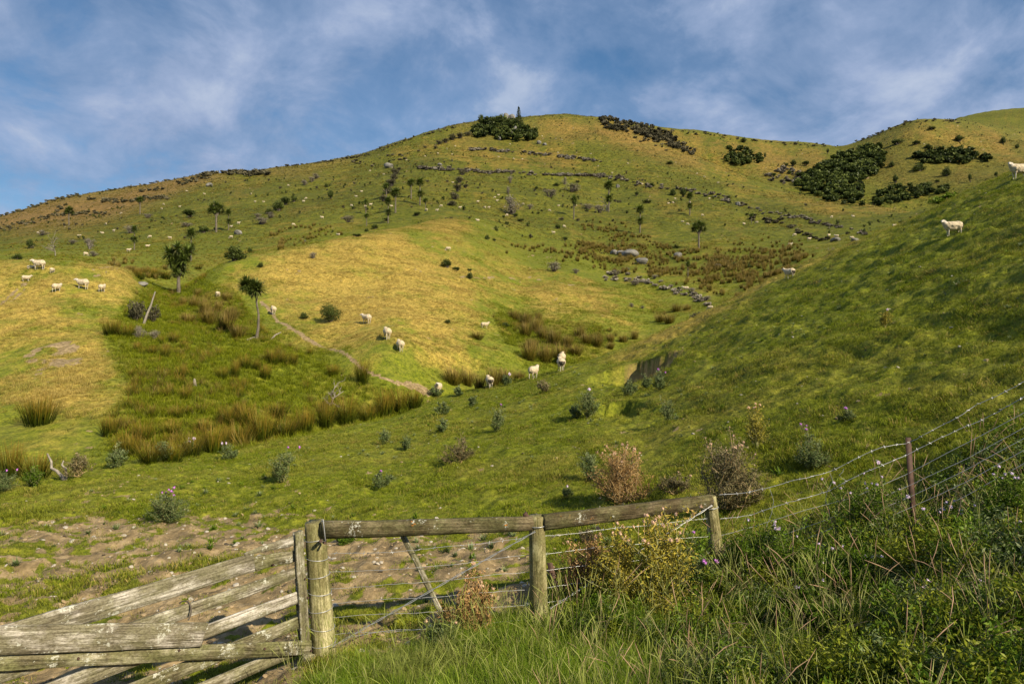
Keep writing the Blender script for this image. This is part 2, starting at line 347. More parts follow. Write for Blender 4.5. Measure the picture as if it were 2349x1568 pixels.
Z_BROWN = zone([([(1930, 345), (2000, 325), (2120, 278), (2240, 290), (2349, 305), (2349, 400), (2200, 440), (2060, 440), (1940, 400)], 0.22), ([(1640, 345), (1900, 345), (1880, 420), (1760, 410)], 0.25), ([(1380, 272), (1500, 315), (1650, 385), (1560, 385), (1400, 330), (1230, 320), (1000, 330), (1090, 285)], 0.35), ([(-50, 500), (150, 455), (450, 395), (560, 392), (420, 440), (330, 475), (200, 512), (-50, 540)], 1.0),  # first outline: far right hill browned, its cloud shade put into the colour
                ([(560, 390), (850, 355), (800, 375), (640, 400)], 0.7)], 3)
Z_LUSH = zone([([(240, 740), (330, 660), (420, 640), (520, 650), (590, 760), (760, 850), (1000, 925), (960, 960), (600, 1030), (330, 1060), (250, 1040), (260, 960), (340, 900), (280, 840)], 1.0),
               ([(1090, 690), (1240, 720), (1480, 770), (1400, 830), (1200, 850), (1140, 760)], 0.7), ([(1350, 640), (1560, 680), (1600, 720), (1500, 760)], 0.6)], 9)
Z_DIRTN = zone([([(-50, 1210), (250, 1170), (520, 1180), (700, 1200), (700, 1700), (-50, 1700)], 0.80), ([(-50, 1125), (330, 1110), (330, 1160), (-50, 1160)], 0.40),
                ([(700, 1205), (1180, 1215), (1290, 1330), (1250, 1440), (1000, 1480), (740, 1490)], 0.85), ([(560, 1160), (760, 1130), (800, 1190), (600, 1220)], 0.40)], 6)
Z_DIRTM = np.maximum.reduce([zone([([(60, 790), (150, 765), (200, 810), (190, 870), (90, 880), (50, 850)], 0.62), ([(250, 885), (340, 890), (330, 905), (250, 903)], 0.5)], 3),
                line([(600, 695), (640, 735), (700, 772), (760, 800), (830, 843), (900, 875), (985, 908)], 3.6)*1.7, line([(935, 880), (985, 905), (990, 925)], 9)*1.0,
                line([(0, 705), (30, 665), (60, 650)], 4)*1.0, line([(15, 700), (60, 655)], 3)*0.7, line([(205, 622), (250, 612), (300, 600)], 2.4)*1.2, line([(215, 632), (260, 618), (310, 602)], 2.0)*0.9,
                line([(1050, 637), (1200, 634), (1330, 655)], 1.8)*0.9, line([(1050, 690), (1160, 684), (1290, 692)], 1.6)*0.4, line([(890, 800), (925, 830)], 9)*0.4])
def zones(x, y):
    zb = zbase(x, y); u, v = proj(x, np.maximum(y, 0.5), zb)
    cy = crest_y(x, y); near = y < cy*1.04
    wob = 14*fbm(x/(0.05*y+1), y/(0.05*y+1), 41, 3)
    uu, vv = u+wob, v+wob*0.5
    ky = np.interp(np.clip(u, -599, 2949), UD, KY[9])*1.05
    mid = (~near) & (y < np.maximum(ky, 60)); far = (~near) & (~mid)
    gold = np.maximum(samp(Z_GOLDM, uu, vv)*1.05, 0.26)*mid + np.maximum(samp(Z_GOLDF, uu, vv)*0.95, 0.27)*far + 0.16*near
    # dry rim along the top of the spur
    rim = near*sst(0.66, 0.97, y/cy)*sst(1330, 1500, u)*sst(2200, 1850, u)
    gold = gold + 0.75*rim
    dirt = samp(Z_DIRTN, uu, vv)*near + samp(Z_DIRTM, u+wob*0.2, v+wob*0.15)*mid
    lush = samp(Z_LUSH, u+wob*2.6, v+wob*1.3)*mid
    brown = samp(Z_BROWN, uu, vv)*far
    sc1 = np.where(near, 1.0, 4.5)
    br = 0.30*fbm(x/(1.3*sc1), y/(0.9*sc1), 51, 3, 0.6) + 0.75*fbm(x/(0.26*sc1), y/(0.22*sc1), 52, 4, 0.65)
    dirt = sst(-0.08, 0.30, dirt*1.0 + br*1.25 - 0.56)
    # the dry grass lies in broken streaks up and down the slope
    st = fbm((x*0.8+y*0.25)/(2.0+0.02*y), (y*0.8-x*0.25)/(7.0+0.05*y), 61, 4, 0.6)*0.9 + 1.0*fbm(x/1.1, y/1.5, 62, 4, 0.65)*np.interp(y, [60, 250], [1, .3]) + 0.9*fbm(x/7, y/5, 64, 5, 0.65) + 0.3*fbm(x/18, y/18, 63, 3)
    gold = np.where(gold > 0.02, np.clip(sst(-0.45, 1.35, gold*1.15 + st*0.9 - 0.25), 0, 1)*np.clip(gold*1.9, 0, 1), 0)
    dent(x, y, SLIP, 2.1, 1.15, (0.96, 0.03)); dS = WALL
    return gold, dirt, lush, brown, near*1.0, dS

# ------------------------------------------------------------------ materials
def mat(name):
    m = bpy.data.materials.new(name); m.use_nodes = True; t = m.node_tree
    return m, t, t.nodes['Principled BSDF']
def attr(t, n, kind='GEOMETRY', out='Fac'):
    a = N(t, 'ShaderNodeAttribute', attribute_name=n); a.attribute_type = kind; return a.outputs[out]
def bump(t, b, h, st=0.5, d=0.02):
    n = N(t, 'ShaderNodeBump', i={'Strength': st, 'Distance': d}); L(t, h, n.inputs['Height']); L(t, n.outputs[0], b.inputs['Normal'])

def ground_mat():
    m, t, b = mat('pasture_ground')
    pos = N(t, 'ShaderNodeNewGeometry').outputs['Position']
    a1 = N(t, 'ShaderNodeAttribute', attribute_name='zone'); s1 = N(t, 'ShaderNodeSeparateColor'); L(t, a1.outputs['Color'], s1.inputs[0])
    a2 = N(t, 'ShaderNodeAttribute', attribute_name='zone2'); s2 = N(t, 'ShaderNodeSeparateColor'); L(t, a2.outputs['Color'], s2.inputs[0])
    gold, dirt, lush = s1.outputs[0], s1.outputs[1], s1.outputs[2]
    brown, dist, earth = s2.outputs[0], s2.outputs[1], s2.outputs[2]
    nf = noise(t, pos, 9.0, 6, 0.7)          # close grain
    nm = noise(t, pos, 0.9, 6, 0.65)         # clumps
    nl = noise(t, pos, 0.11, 5, 0.6)         # sward patches
    nx = noise(t, pos, 0.022, 5, 0.6)        # far patches
    # grain that grows with distance (a coarse sward far off)
    gr = N(t, 'ShaderNodeMix', data_type='FLOAT'); L(t, dist, gr.inputs[0]); L(t, nf, gr.inputs[2]); L(t, noise(t, pos, 0.55, 8, 0.75), gr.inputs[3])
    grain = gr.outputs[0]
    green = ramp(t, grain, [(0.30, (0.030, 0.046, 0.002)), (0.45, (0.102, 0.124, 0.006)), (0.58, (0.184, 0.202, 0.010)), (0.72, (0.28, 0.29, 0.03))])
    green = mixc(t, ramp(t, nm, [(0.38, 0.0), (0.62, 0.55)]), green, (0.165, 0.165, 0.025))
    green = mixc(t, ramp(t, nl, [(0.42, 0.0), (0.65, 0.6)]), green, mixc(t, 1, green, (0.72, 0.80, 0.75), 'MULTIPLY'))
    lushc = ramp(t, nm, [(0.30, (0.050, 0.070, 0.003)), (0.50, (0.125, 0.150, 0.008)), (0.70, (0.23, 0.225, 0.022))])
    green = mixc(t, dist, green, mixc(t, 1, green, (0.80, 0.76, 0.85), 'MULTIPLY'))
    c = mixc(t, lush, green, lushc)
    goldc = ramp(t, grain, [(0.28, (0.11, 0.085, 0.012)), (0.46, (0.28, 0.205, 0.036)), (0.58, (0.42, 0.305, 0.068)), (0.74, (0.56, 0.42, 0.13))])
    gm = mth(t, 'ADD', gold, mth(t, 'MULTIPLY', mth(t, 'SUBTRACT', nm, 0.5), 0.5), True)
    gm = mth(t, 'MULTIPLY', gm, mth(t, 'MULTIPLY', gold, 3.0, True), True)
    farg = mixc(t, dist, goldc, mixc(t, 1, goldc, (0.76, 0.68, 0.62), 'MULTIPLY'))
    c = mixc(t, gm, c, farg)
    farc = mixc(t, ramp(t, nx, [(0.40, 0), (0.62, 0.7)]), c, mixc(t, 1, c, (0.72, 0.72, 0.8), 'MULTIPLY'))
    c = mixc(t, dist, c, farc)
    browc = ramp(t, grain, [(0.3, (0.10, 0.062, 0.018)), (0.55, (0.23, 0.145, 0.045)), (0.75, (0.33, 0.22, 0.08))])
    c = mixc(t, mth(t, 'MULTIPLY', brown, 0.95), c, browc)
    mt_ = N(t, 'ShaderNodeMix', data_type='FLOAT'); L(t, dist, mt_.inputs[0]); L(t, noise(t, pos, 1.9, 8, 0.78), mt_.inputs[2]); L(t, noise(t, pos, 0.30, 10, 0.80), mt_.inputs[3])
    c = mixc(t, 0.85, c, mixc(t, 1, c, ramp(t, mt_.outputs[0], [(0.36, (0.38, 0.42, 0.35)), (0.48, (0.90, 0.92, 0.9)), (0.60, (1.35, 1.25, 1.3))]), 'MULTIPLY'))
    # bare earth shows through in broken patches
    dm = mth(t, 'ADD', dirt, mth(t, 'MULTIPLY', mth(t, 'SUBTRACT', noise(t, pos, 5.0, 5, 0.7), 0.5), 0.9))
    dm = ramp(t, dm, [(0.35, 0.0), (0.60, 1.0)])
    earthc = ramp(t, noise(t, pos, 4.0, 7, 0.7), [(0.28, (0.075, 0.056, 0.027)), (0.5, (0.225, 0.163, 0.080)), (0.72, (0.42, 0.315, 0.170))])
    c = mixc(t, dm, c, earthc)
    # scree-dark specks: droppings and divots
    sp = ramp(t, noise(t, pos, 6.5, 2, 0.5), [(0.70, 0.0), (0.76, 0.6)])
    c = mixc(t, mth(t, 'MULTIPLY', sp, mth(t, 'SUBTRACT', 1.0, dist)), c, (0.05, 0.04, 0.02))
    c = mixc(t, earth, c, ramp(t, noise(t, pos, 3.0, 6, 0.7), [(0.3, (0.26, 0.15, 0.06)), (0.7, (0.52, 0.33, 0.15))]))
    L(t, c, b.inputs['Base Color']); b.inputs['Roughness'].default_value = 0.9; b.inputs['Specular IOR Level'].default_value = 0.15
    hh = mth(t, 'ADD', mth(t, 'MULTIPLY', nf, 0.35), nm)
    bf = noise(t, pos, 0.5, 7, 0.7)
    bh = N(t, 'ShaderNodeMix', data_type='FLOAT'); L(t, dist, bh.inputs[0]); L(t, mth(t, 'MULTIPLY', hh, 0.14), bh.inputs[2]); L(t, mth(t, 'MULTIPLY', bf, 2.2), bh.inputs[3])
    bump(t, b, bh.outputs[0], 0.75, 1.0)
    return m
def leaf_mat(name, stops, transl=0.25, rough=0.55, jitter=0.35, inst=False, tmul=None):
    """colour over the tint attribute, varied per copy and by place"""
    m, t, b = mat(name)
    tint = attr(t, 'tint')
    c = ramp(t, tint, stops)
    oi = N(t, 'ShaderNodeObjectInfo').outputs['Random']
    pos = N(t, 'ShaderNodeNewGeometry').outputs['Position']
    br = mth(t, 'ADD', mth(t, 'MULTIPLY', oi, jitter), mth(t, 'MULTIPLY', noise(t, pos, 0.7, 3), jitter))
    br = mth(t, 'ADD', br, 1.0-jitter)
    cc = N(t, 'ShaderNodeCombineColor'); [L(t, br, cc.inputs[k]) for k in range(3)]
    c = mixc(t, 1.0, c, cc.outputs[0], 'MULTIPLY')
    if inst:
        dry = attr(t, 'dry', 'INSTANCER')
        c = mixc(t, dry, c, ramp(t, tint, inst))
    L(t, c, b.inputs['Base Color']); b.inputs['Roughness'].default_value = rough; b.inputs['Specular IOR Level'].default_value = 0.12
    if transl:
        tr = N(t, 'ShaderNodeBsdfTranslucent'); L(t, c, tr.inputs[0])
        mx = N(t, 'ShaderNodeMixShader'); mx.inputs[0].default_value = transl
        L(t, b.outputs[0], mx.inputs[1]); L(t, tr.outputs[0], mx.inputs[2])
        L(t, mx.outputs[0], t.nodes['Material Output'].inputs[0])
    return m
def wood_mat(name, axis='X', dark=(0.05, 0.045, 0.03), midc=(0.26, 0.23, 0.16), light=(0.55, 0.50, 0.40), green=0.5, lichen=0.3, orange=0.0):
    m, t, b = mat(name)
    oc = N(t, 'ShaderNodeTexCoord').outputs['Object']
    oi = N(t, 'ShaderNodeObjectInfo').outputs['Random']
    off = N(t, 'ShaderNodeVectorMath', operation='ADD'); L(t, oc, off.inputs[0])
    cb = N(t, 'ShaderNodeCombineXYZ'); L(t, mth(t, 'MULTIPLY', oi, 37.0), cb.inputs[0]); L(t, mth(t, 'MULTIPLY', oi, 11.0), cb.inputs[1]); L(t, cb.outputs[0], off.inputs[1])
    p = off.outputs[0]
    k = (1.2, 26, 26) if axis == 'X' else (26, 26, 1.2)
    k2 = (4, 1.2, 9) if axis == 'X' else (9, 9, 4)
    grain = noise(t, mapping(t, p, scale=k), 2.2, 8, 0.65, 0.35)
    blot = noise(t, mapping(t, p, scale=k2), 0.9, 6, 0.65)
    c = ramp(t, grain, [(0.30, dark), (0.44, midc), (0.60, light), (0.8, tuple(min(1, q*1.15) for q in light))])
    stain = ramp(t, blot, [(0.36, 0.0), (0.52, 0.90)])
    c = mixc(t, stain, c, mixc(t, 1, c, (0.30, 0.28, 0.19), 'MULTIPLY'))
    gr = ramp(t, noise(t, p, 4.5, 6, 0.7), [(0.40, 0.0), (0.66, green)])
    c = mixc(t, gr, c, ramp(t, noise(t, p, 40, 5), [(0.3, (0.10, 0.11, 0.025)), (0.7, (0.34, 0.35, 0.14))]))
    c = mixc(t, ramp(t, noise(t, mapping(t, p, scale=(1, 2, 2) if axis == 'X' else (2, 2, 1)), 48, 6, 0.8), [(0.36, 0.75), (0.56, 0.0)]), c, mixc(t, 1, c, (0.22, 0.20, 0.16), 'MULTIPLY'))
    if lichen:
        ln = mth(t, 'ADD', mth(t, 'MULTIPLY', noise(t, p, 5.0, 4), 0.5), mth(t, 'MULTIPLY', noise(t, p, 34, 7, 0.75), 0.6))
        c = mixc(t, ramp(t, ln, [(0.655-0.04*lichen, 0.0), (0.685-0.04*lichen, 0.8)]), c, (0.52, 0.52, 0.43))
    if orange:
        on = mth(t, 'ADD', mth(t, 'MULTIPLY', noise(t, mapping(t, p, loc=(5, 3, 1)), 5.0, 3), 0.6), mth(t, 'MULTIPLY', noise(t, mapping(t, p, loc=(1, 9, 1)), 30, 4, 0.7), 0.45))
        c = mixc(t, ramp(t, on, [(0.66, 0.0), (0.68, 0.9)]), c, (0.62, 0.20, 0.012))
    L(t, c, b.inputs['Base Color']); b.inputs['Roughness'].default_value = 0.85; b.inputs['Specular IOR Level'].default_value = 0.2
    bump(t, b, grain, 0.9, 0.012)
    return m
def plain(name, c1, c2, scale=8, rough=0.7, metal=0.0, bmp=0.0):
    m, t, b = mat(name)
    oc = N(t, 'ShaderNodeTexCoord').outputs['Object']; n_ = noise(t, oc, scale, 6, 0.65)
    L(t, ramp(t, n_, [(0.3, c1), (0.7, c2)]), b.inputs['Base Color']); b.inputs['Roughness'].default_value = rough; b.inputs['Metallic'].default_value = metal
    if bmp: bump(t, b, n_, 0.8, bmp)
    return m
M = {}
M['ground'] = ground_mat()
GD = [(0.0, (0.14, 0.105, 0.024)), (0.5, (0.36, 0.27, 0.062)), (1.0, (0.58, 0.44, 0.15))]
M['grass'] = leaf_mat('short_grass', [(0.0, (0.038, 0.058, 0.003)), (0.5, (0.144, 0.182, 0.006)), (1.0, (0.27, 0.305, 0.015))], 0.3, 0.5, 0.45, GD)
M['marsh'] = leaf_mat('marsh_grass', [(0.0, (0.035, 0.048, 0.002)), (0.5, (0.125, 0.155, 0.004)), (1.0, (0.27, 0.28, 0.012))], 0.3, 0.5, 0.4, GD)
M['drygrass'] = leaf_mat('dry_grass', [(0.0, (0.17, 0.12, 0.03)), (0.5, (0.40, 0.29, 0.06)), (1.0, (0.66, 0.50, 0.17))], 0.3, 0.6, 0.35)
M['long'] = leaf_mat('roadside_grass', [(0.0, (0.022, 0.042, 0.003)), (0.5, (0.10, 0.18, 0.007)), (1.0, (0.26, 0.34, 0.03))], 0.35, 0.4, 0.5, [(0.0, (0.12, 0.11, 0.03)), (0.5, (0.30, 0.27, 0.08)), (1.0, (0.56, 0.50, 0.24))])
M['rush'] = leaf_mat('rush_blade', [(0.0, (0.014, 0.024, 0.002)), (0.32, (0.045, 0.060, 0.004)), (0.58, (0.14, 0.11, 0.010)), (1.0, (0.31, 0.175, 0.036))], 0.15, 0.5, 0.35)
M['rushbrown'] = leaf_mat('brown_rush_blade', [(0.0, (0.035, 0.034, 0.004)), (0.4, (0.11, 0.088, 0.011)), (1.0, (0.29, 0.20, 0.065))], 0.15, 0.5, 0.35)
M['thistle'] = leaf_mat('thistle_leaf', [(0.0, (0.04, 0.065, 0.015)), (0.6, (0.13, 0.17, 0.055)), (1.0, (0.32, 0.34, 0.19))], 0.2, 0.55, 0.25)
M['drythistle'] = leaf_mat('dry_thistle_leaf', [(0.0, (0.09, 0.055, 0.022)), (0.4, (0.26, 0.16, 0.055)), (0.75, (0.42, 0.255, 0.105)), (1.0, (0.54, 0.37, 0.20))], 0.2, 0.6, 0.25)
M['yellowthistle'] = leaf_mat('yellowing_thistle_leaf', [(0.0, (0.08, 0.07, 0.015)), (0.4, (0.24, 0.22, 0.03)), (0.75, (0.45, 0.36, 0.05)), (1.0, (0.50, 0.28, 0.12))], 0.25, 0.6, 0.25)
M['brownthistle'] = leaf_mat('brown_thistle_leaf', [(0.0, (0.05, 0.045, 0.02)), (0.5, (0.15, 0.13, 0.055)), (0.8, (0.26, 0.22, 0.12)), (1.0, (0.46, 0.30, 0.18))], 0.2, 0.6, 0.25)
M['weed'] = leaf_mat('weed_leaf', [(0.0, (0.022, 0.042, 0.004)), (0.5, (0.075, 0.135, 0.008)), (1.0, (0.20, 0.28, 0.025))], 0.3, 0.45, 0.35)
M['weed2'] = leaf_mat('yellow_green_weed_leaf', [(0.0, (0.05, 0.06, 0.006)), (0.5, (0.16, 0.19, 0.012)), (1.0, (0.32, 0.34, 0.04))], 0.3, 0.45, 0.35)
M['stalk'] = plain('stalk', (0.12, 0.13, 0.04), (0.28, 0.26, 0.10), 20)
M['drystalk'] = plain('dry_stalk', (0.22, 0.15, 0.06), (0.42, 0.30, 0.14), 20)
M['purple'] = plain('thistle_flower', (0.38, 0.10, 0.42), (0.55, 0.22, 0.60), 60)
M['lilac'] = plain('lilac_flower', (0.55, 0.38, 0.55), (0.78, 0.66, 0.76), 60)
M['fluff'] = plain('thistle_fluff', (0.42, 0.25, 0.14), (0.72, 0.50, 0.34), 60)
M['cableaf'] = leaf_mat('cabbage_tree_leaf', [(0.0, (0.13, 0.12, 0.05)), (0.35, (0.075, 0.105, 0.018)), (1.0, (0.15, 0.19, 0.04))], 0.15, 0.4, 0.3)
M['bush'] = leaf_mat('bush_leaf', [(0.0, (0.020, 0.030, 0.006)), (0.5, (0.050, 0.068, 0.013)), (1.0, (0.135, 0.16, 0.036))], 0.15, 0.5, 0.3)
M['bushlight'] = leaf_mat('light_bush_leaf', [(0.0, (0.05, 0.08, 0.008)), (0.6, (0.12, 0.18, 0.012)), (1.0, (0.20, 0.27, 0.03))], 0.2, 0.5, 0.3)
M['scrub'] = leaf_mat('grey_scrub', [(0.0, (0.08, 0.068, 0.048)), (0.5, (0.19, 0.165, 0.12)), (1.0, (0.38, 0.34, 0.26))], 0.05, 0.7, 0.3)
M['darkscrub'] = leaf_mat('dark_scrub', [(0.0, (0.030, 0.028, 0.016)), (0.5, (0.075, 0.070, 0.036)), (1.0, (0.19, 0.165, 0.095))], 0.05, 0.7, 0.3)
M['bark'] = plain('bark', (0.06, 0.05, 0.032), (0.17, 0.14, 0.10), 14, 0.9, 0, 0.02)
M['darkbark'] = plain('dark_bark', (0.035, 0.028, 0.02), (0.11, 0.085, 0.06), 14, 0.9, 0, 0.02)
M['dead'] = plain('bleached_wood', (0.13, 0.11, 0.08), (0.34, 0.295, 0.23), 9, 0.85, 0, 0.01)
M['rock'] = plain('grey_rock', (0.07, 0.066, 0.056), (0.24, 0.225, 0.19), 1.6, 0.9, 0, 0.15)
M['wool'] = plain('wool', (0.34, 0.27, 0.16), (0.60, 0.50, 0.34), 9, 0.95, 0, 0.03)
M['face'] = plain('sheep_face', (0.42, 0.37, 0.29), (0.58, 0.52, 0.43), 9, 0.8)
M['leg'] = plain('sheep_leg', (0.40, 0.35, 0.28), (0.62, 0.56, 0.47), 9, 0.8)
M['muck'] = plain('mucky_wool', (0.03, 0.025, 0.018), (0.10, 0.08, 0.055), 14, 0.95)
M['eye'] = plain('dark_eye', (0.01, 0.01, 0.01), (0.02, 0.02, 0.02), 5, 0.3)
M['clod0'] = plain('dark_dung', (0.03, 0.022, 0.012), (0.08, 0.06, 0.03), 9)
M['clod1'] = plain('earth_clod', (0.20, 0.14, 0.07), (0.40, 0.29, 0.15), 9)
M['clod2'] = plain('pale_stone', (0.22, 0.19, 0.14), (0.48, 0.43, 0.34), 9)
M['board'] = wood_mat('weathered_board', 'X', (0.10, 0.085, 0.06), (0.33, 0.295, 0.225), (0.64, 0.59, 0.49), 0.42, 0.5)
M['board2'] = wood_mat('weathered_board_pale', 'X', (0.12, 0.10, 0.08), (0.38, 0.34, 0.28), (0.68, 0.63, 0.55), 0.25, 0.5)
M['board3'] = wood_mat('weathered_board_mossy', 'X', (0.07, 0.062, 0.035), (0.24, 0.215, 0.135), (0.50, 0.455, 0.33), 0.6, 1.1)
M['rail'] = wood_mat('weathered_rail', 'X', (0.035, 0.028, 0.016), (0.13, 0.10, 0.055), (0.25, 0.20, 0.115), 0.35, 0.25, 1.0)
M['post'] = wood_mat('treated_post', 'Z', (0.12, 0.11, 0.05), (0.40, 0.36, 0.17), (0.66, 0.59, 0.34), 0.45, 0.0)
M['wire'] = plain('galvanised_wire', (0.32, 0.32, 0.31), (0.58, 0.58, 0.56), 30, 0.45, 0.6)
M['rust'] = plain('rusty_steel', (0.035, 0.020, 0.014), (0.105, 0.055, 0.034), 25, 0.8, 0.2)

# ------------------------------------------------------------------ the ground: one sheet from behind the viewer to the horizon
def build_ground():
    ns, = (760,); ts = np.linspace(-1.0, 1.0, ns)*0.92
    ya = np.concatenate([np.linspace(-14, 3.9, 30), np.geomspace(4, 60, 420), np.geomspace(60.5, 760, 330), np.geomspace(775, 5000, 46)])
    T, Yg = np.meshgrid(ts, ya); X = T*(np.maximum(Yg, 0)+7.0)
    zb = zbase(X, Yg); Zg = zb + detail(X, Yg, zb)
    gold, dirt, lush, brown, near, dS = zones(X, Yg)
    earth = dS
    V = np.stack([X.ravel(), Yg.ravel(), Zg.ravel()], 1); n, k = X.shape
    i = (np.arange(n-1)[:, None]*k + np.arange(k-1)[None]).ravel(); F = np.stack([i, i+1, i+k+1, i+k], 1)
    mb = MB(); mb.add(V, F); o = mb.build('ground', M['ground'], None, True)
    me = o.data
    def ca(name, a, b_, c):
        q = me.color_attributes.new(name, 'FLOAT_COLOR', 'POINT')
        q.data.foreach_set('color', np.stack([a.ravel(), b_.ravel(), c.ravel(), np.ones(a.size)], 1).ravel().astype(np.float32))
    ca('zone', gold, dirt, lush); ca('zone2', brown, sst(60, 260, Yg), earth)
    return tag(o, 'steep green and golden sheep pasture rising to the skyline', None, None, 'structure')
build_ground()
#@@REST@@
# ------------------------------------------------------------------ fence, rails and gate
def gp(u, y): return (u-UC)/FP*y
def P3(u, v, y): return Vector(((u-UC)/FP*y, y, (VH-v)/FP*y))
def beam(name, a, b, h, d, material, parent, h2=None, seed=0, roundish=False, warp=0.006):
    """a squared board from a to b: its own local frame, length along x, h tall, d thick, slightly warped and worn"""
    r = np.random.default_rng(seed+3); a = Vector(a); b = Vector(b); Lh = (b-a).length; n = 14; h2 = h if h2 is None else h2
    xs = np.linspace(0, Lh, n); bend = np.cumsum(r.normal(0, warp, n))*0.5; bend -= np.linspace(bend[0], bend[-1], n)
    sec = []
    K = 12 if roundish else 8
    for i, x in enumerate(xs):
        hh = (h+(h2-h)*x/Lh)/2*(1+r.normal(0, 0.012)); dd = d/2
        if roundish:
            th = np.linspace(0, 2*np.pi, K, endpoint=False)+0.26
            c = np.stack([np.full(K, x), np.sign(np.cos(th))*np.abs(np.cos(th))**0.6*dd, np.sin(th)*hh+bend[i]], 1)
        else:
            bv = min(0.007, dd*0.4)
            c = np.array([(x, -dd+bv, -hh), (x, dd-bv, -hh), (x, dd, -hh+bv), (x, dd, hh-bv), (x, dd-bv, hh), (x, -dd+bv, hh), (x, -dd, hh-bv), (x, -dd, -hh+bv)])
            c[:, 2] += bend[i]
        c[:, 1:] += r.normal(0, 0.0015, (K, 2))
        sec.append(c)
    sec[0][:, 0] += r.normal(0, 0.006, K); sec[-1][:, 0] += r.normal(0, 0.006, K)
    V = np.concatenate(sec+[[sec[0].mean(0)], [sec[-1].mean(0)]]); F = []
    for i in range(n-1):
        for j in range(K): F.append((i*K+j, i*K+(j+1) % K, (i+1)*K+(j+1) % K, (i+1)*K+j))
    T = [(n*K, (j+1) % K, j) for j in range(K)] + [(n*K+1, (n-1)*K+j, (n-1)*K+(j+1) % K) for j in range(K)]
    mb = MB(); mb.add(V, F); mb.add(V[-2:], np.zeros((0, 3), int)); mb.f.setdefault(3, []).append((np.array(T), np.zeros(len(T), int)))
    o = mb.build(name, material, parent)
    ex = (b-a).normalized(); ey = Vector((0, 0, 1)).cross(ex).normalized(); ez = ex.cross(ey)
    o.matrix_world = Matrix(((ex.x, ey.x, ez.x, a.x), (ex.y, ey.y, ez.y, a.y), (ex.z, ey.z, ez.z, a.z), (0, 0, 0, 1)))
    return o
def rod(name, pts, rad, material, parent, n=6, smooth=True, cap=True):
    mb = MB(); addtube(mb, [tuple(p) for p in pts], rad, n, cap=cap); return mb.build(name, material, parent, smooth)
def post(name, base, top, r0, r1, parent, material, seed=0):
    r = np.random.default_rng(seed); n = 26; K = 20; base = np.array(base); top = np.array(top); Ln = np.linalg.norm(top-base)
    th = np.arange(K)*2*np.pi/K; lob = 1+0.035*np.cos(2*th+r.random()*6)+0.025*np.cos(3*th+r.random()*6); V = []
    grooves = r.normal(0, 0.018, K)
    for i in range(n):
        q = i/(n-1); rr = (r0+(r1-r0)*q)*(lob+grooves+r.normal(0, 0.006, K))
        if i >= n-1: rr = rr*0.965
        V.append(np.stack([rr*np.cos(th), rr*np.sin(th), np.full(K, q*Ln)+(r.normal(0, 0.004, K) if i == n-1 else 0)], 1))
    V = np.concatenate(V+[np.array([[0, 0, Ln-0.006]])]); F = []; 
    for i in range(n-1):
        for j in range(K): F.append((i*K+j, i*K+(j+1) % K, (i+1)*K+(j+1) % K, (i+1)*K+j))
    T = [(n*K, (n-1)*K+j, (n-1)*K+(j+1) % K) for j in range(K)]
    mb = MB(); mb.add(V, F); mb.f.setdefault(3, []).append((np.array(T), np.zeros(len(T), int)))
    o = mb.build(name, material, parent)
    ez = Vector(top-base).normalized(); ex = Vector((1, 0, 0)); ey = ez.cross(ex).normalized(); ex = ey.cross(ez)
    o.matrix_world = Matrix(((ex.x, ey.x, ez.x, base[0]), (ex.y, ey.y, ez.y, base[1]), (ex.z, ey.z, ez.z, base[2]), (0, 0, 0, 1)))
    return o
Y1, Y2, Y3, YW, YE = 6.3, 6.5, 7.2, 7.0, 6.6
fence = tag(empty('farm_fence', (0, 0, 0)), 'old timber-railed farm fence with barbed and plain wires running right up the bank', 'fence')
p1 = post('post', P3(744, 1500, Y1), P3(721, 1196, Y1), 0.112, 0.094, fence, M['post'], 1)
p1['label'] = 'thick pale strainer post wrapped with wires beside the gate'
p2 = post('post', P3(1237, 1440, Y2), P3(1231, 1181, Y2), 0.088, 0.074, fence, M['post'], 2)
p3 = post('post', P3(1652, 1345, Y3), P3(1628, 1138, Y3), 0.075, 0.062, fence, M['post'], 3)
beam('rail', P3(735, 1214, Y1-0.05), P3(1222, 1199, Y2-0.03), 0.158, 0.10, M['rail'], fence, 0.135, 11, True, 0.003)
rl = beam('rail', P3(1247, 1197, Y2-0.03), P3(1630, 1149, Y3-0.03), 0.150, 0.10, M['rail'], fence, 0.142, 12, True, 0.003)
o = beam('batten', P3(925, 1230, 6.42), P3(1010, 1400, 6.40), 0.052, 0.035, M['board'], fence, 0.046, 13, False, 0.004)
def wire(pts, barbed=False, r=0.0030, wob=0.004, seed=0, name=None):
    rr = np.random.default_rng(seed); A = np.array([tuple(P3(*p)) for p in pts]); seg = np.r_[0, np.cumsum(np.linalg.norm(np.diff(A, axis=0), axis=1))]
    n = max(8, int(seg[-1]/0.06)); q = np.linspace(0, seg[-1], n); B = np.stack([np.interp(q, seg, A[:, k]) for k in range(3)], 1)
    B[1:-1] += rr.normal(0, wob, (n-2, 3))*0.6 + np.stack([0*q, 0*q, wob*1.6*np.sin(q*7+seed)], 1)[1:-1]
    mb = MB(); addtube(mb, B, r, 5)
    if barbed:
        for k in np.arange(0.06, seg[-1]-0.05, 0.13):
            c = np.array([np.interp(k, q, B[:, j]) for j in range(3)])
            for _ in range(2):
                d = rr.normal(size=3); d /= np.linalg.norm(d); addtube(mb, [c-d*0.017, c+d*0.017], 0.0022, 4)
            addtube(mb, [c-[0.010, 0, 0], c+[0.010, 0, 0]], r*1.3, 5)
    return mb.build(name or ('barbed_wire' if barbed else 'wire'), M['wire'], fence, True)
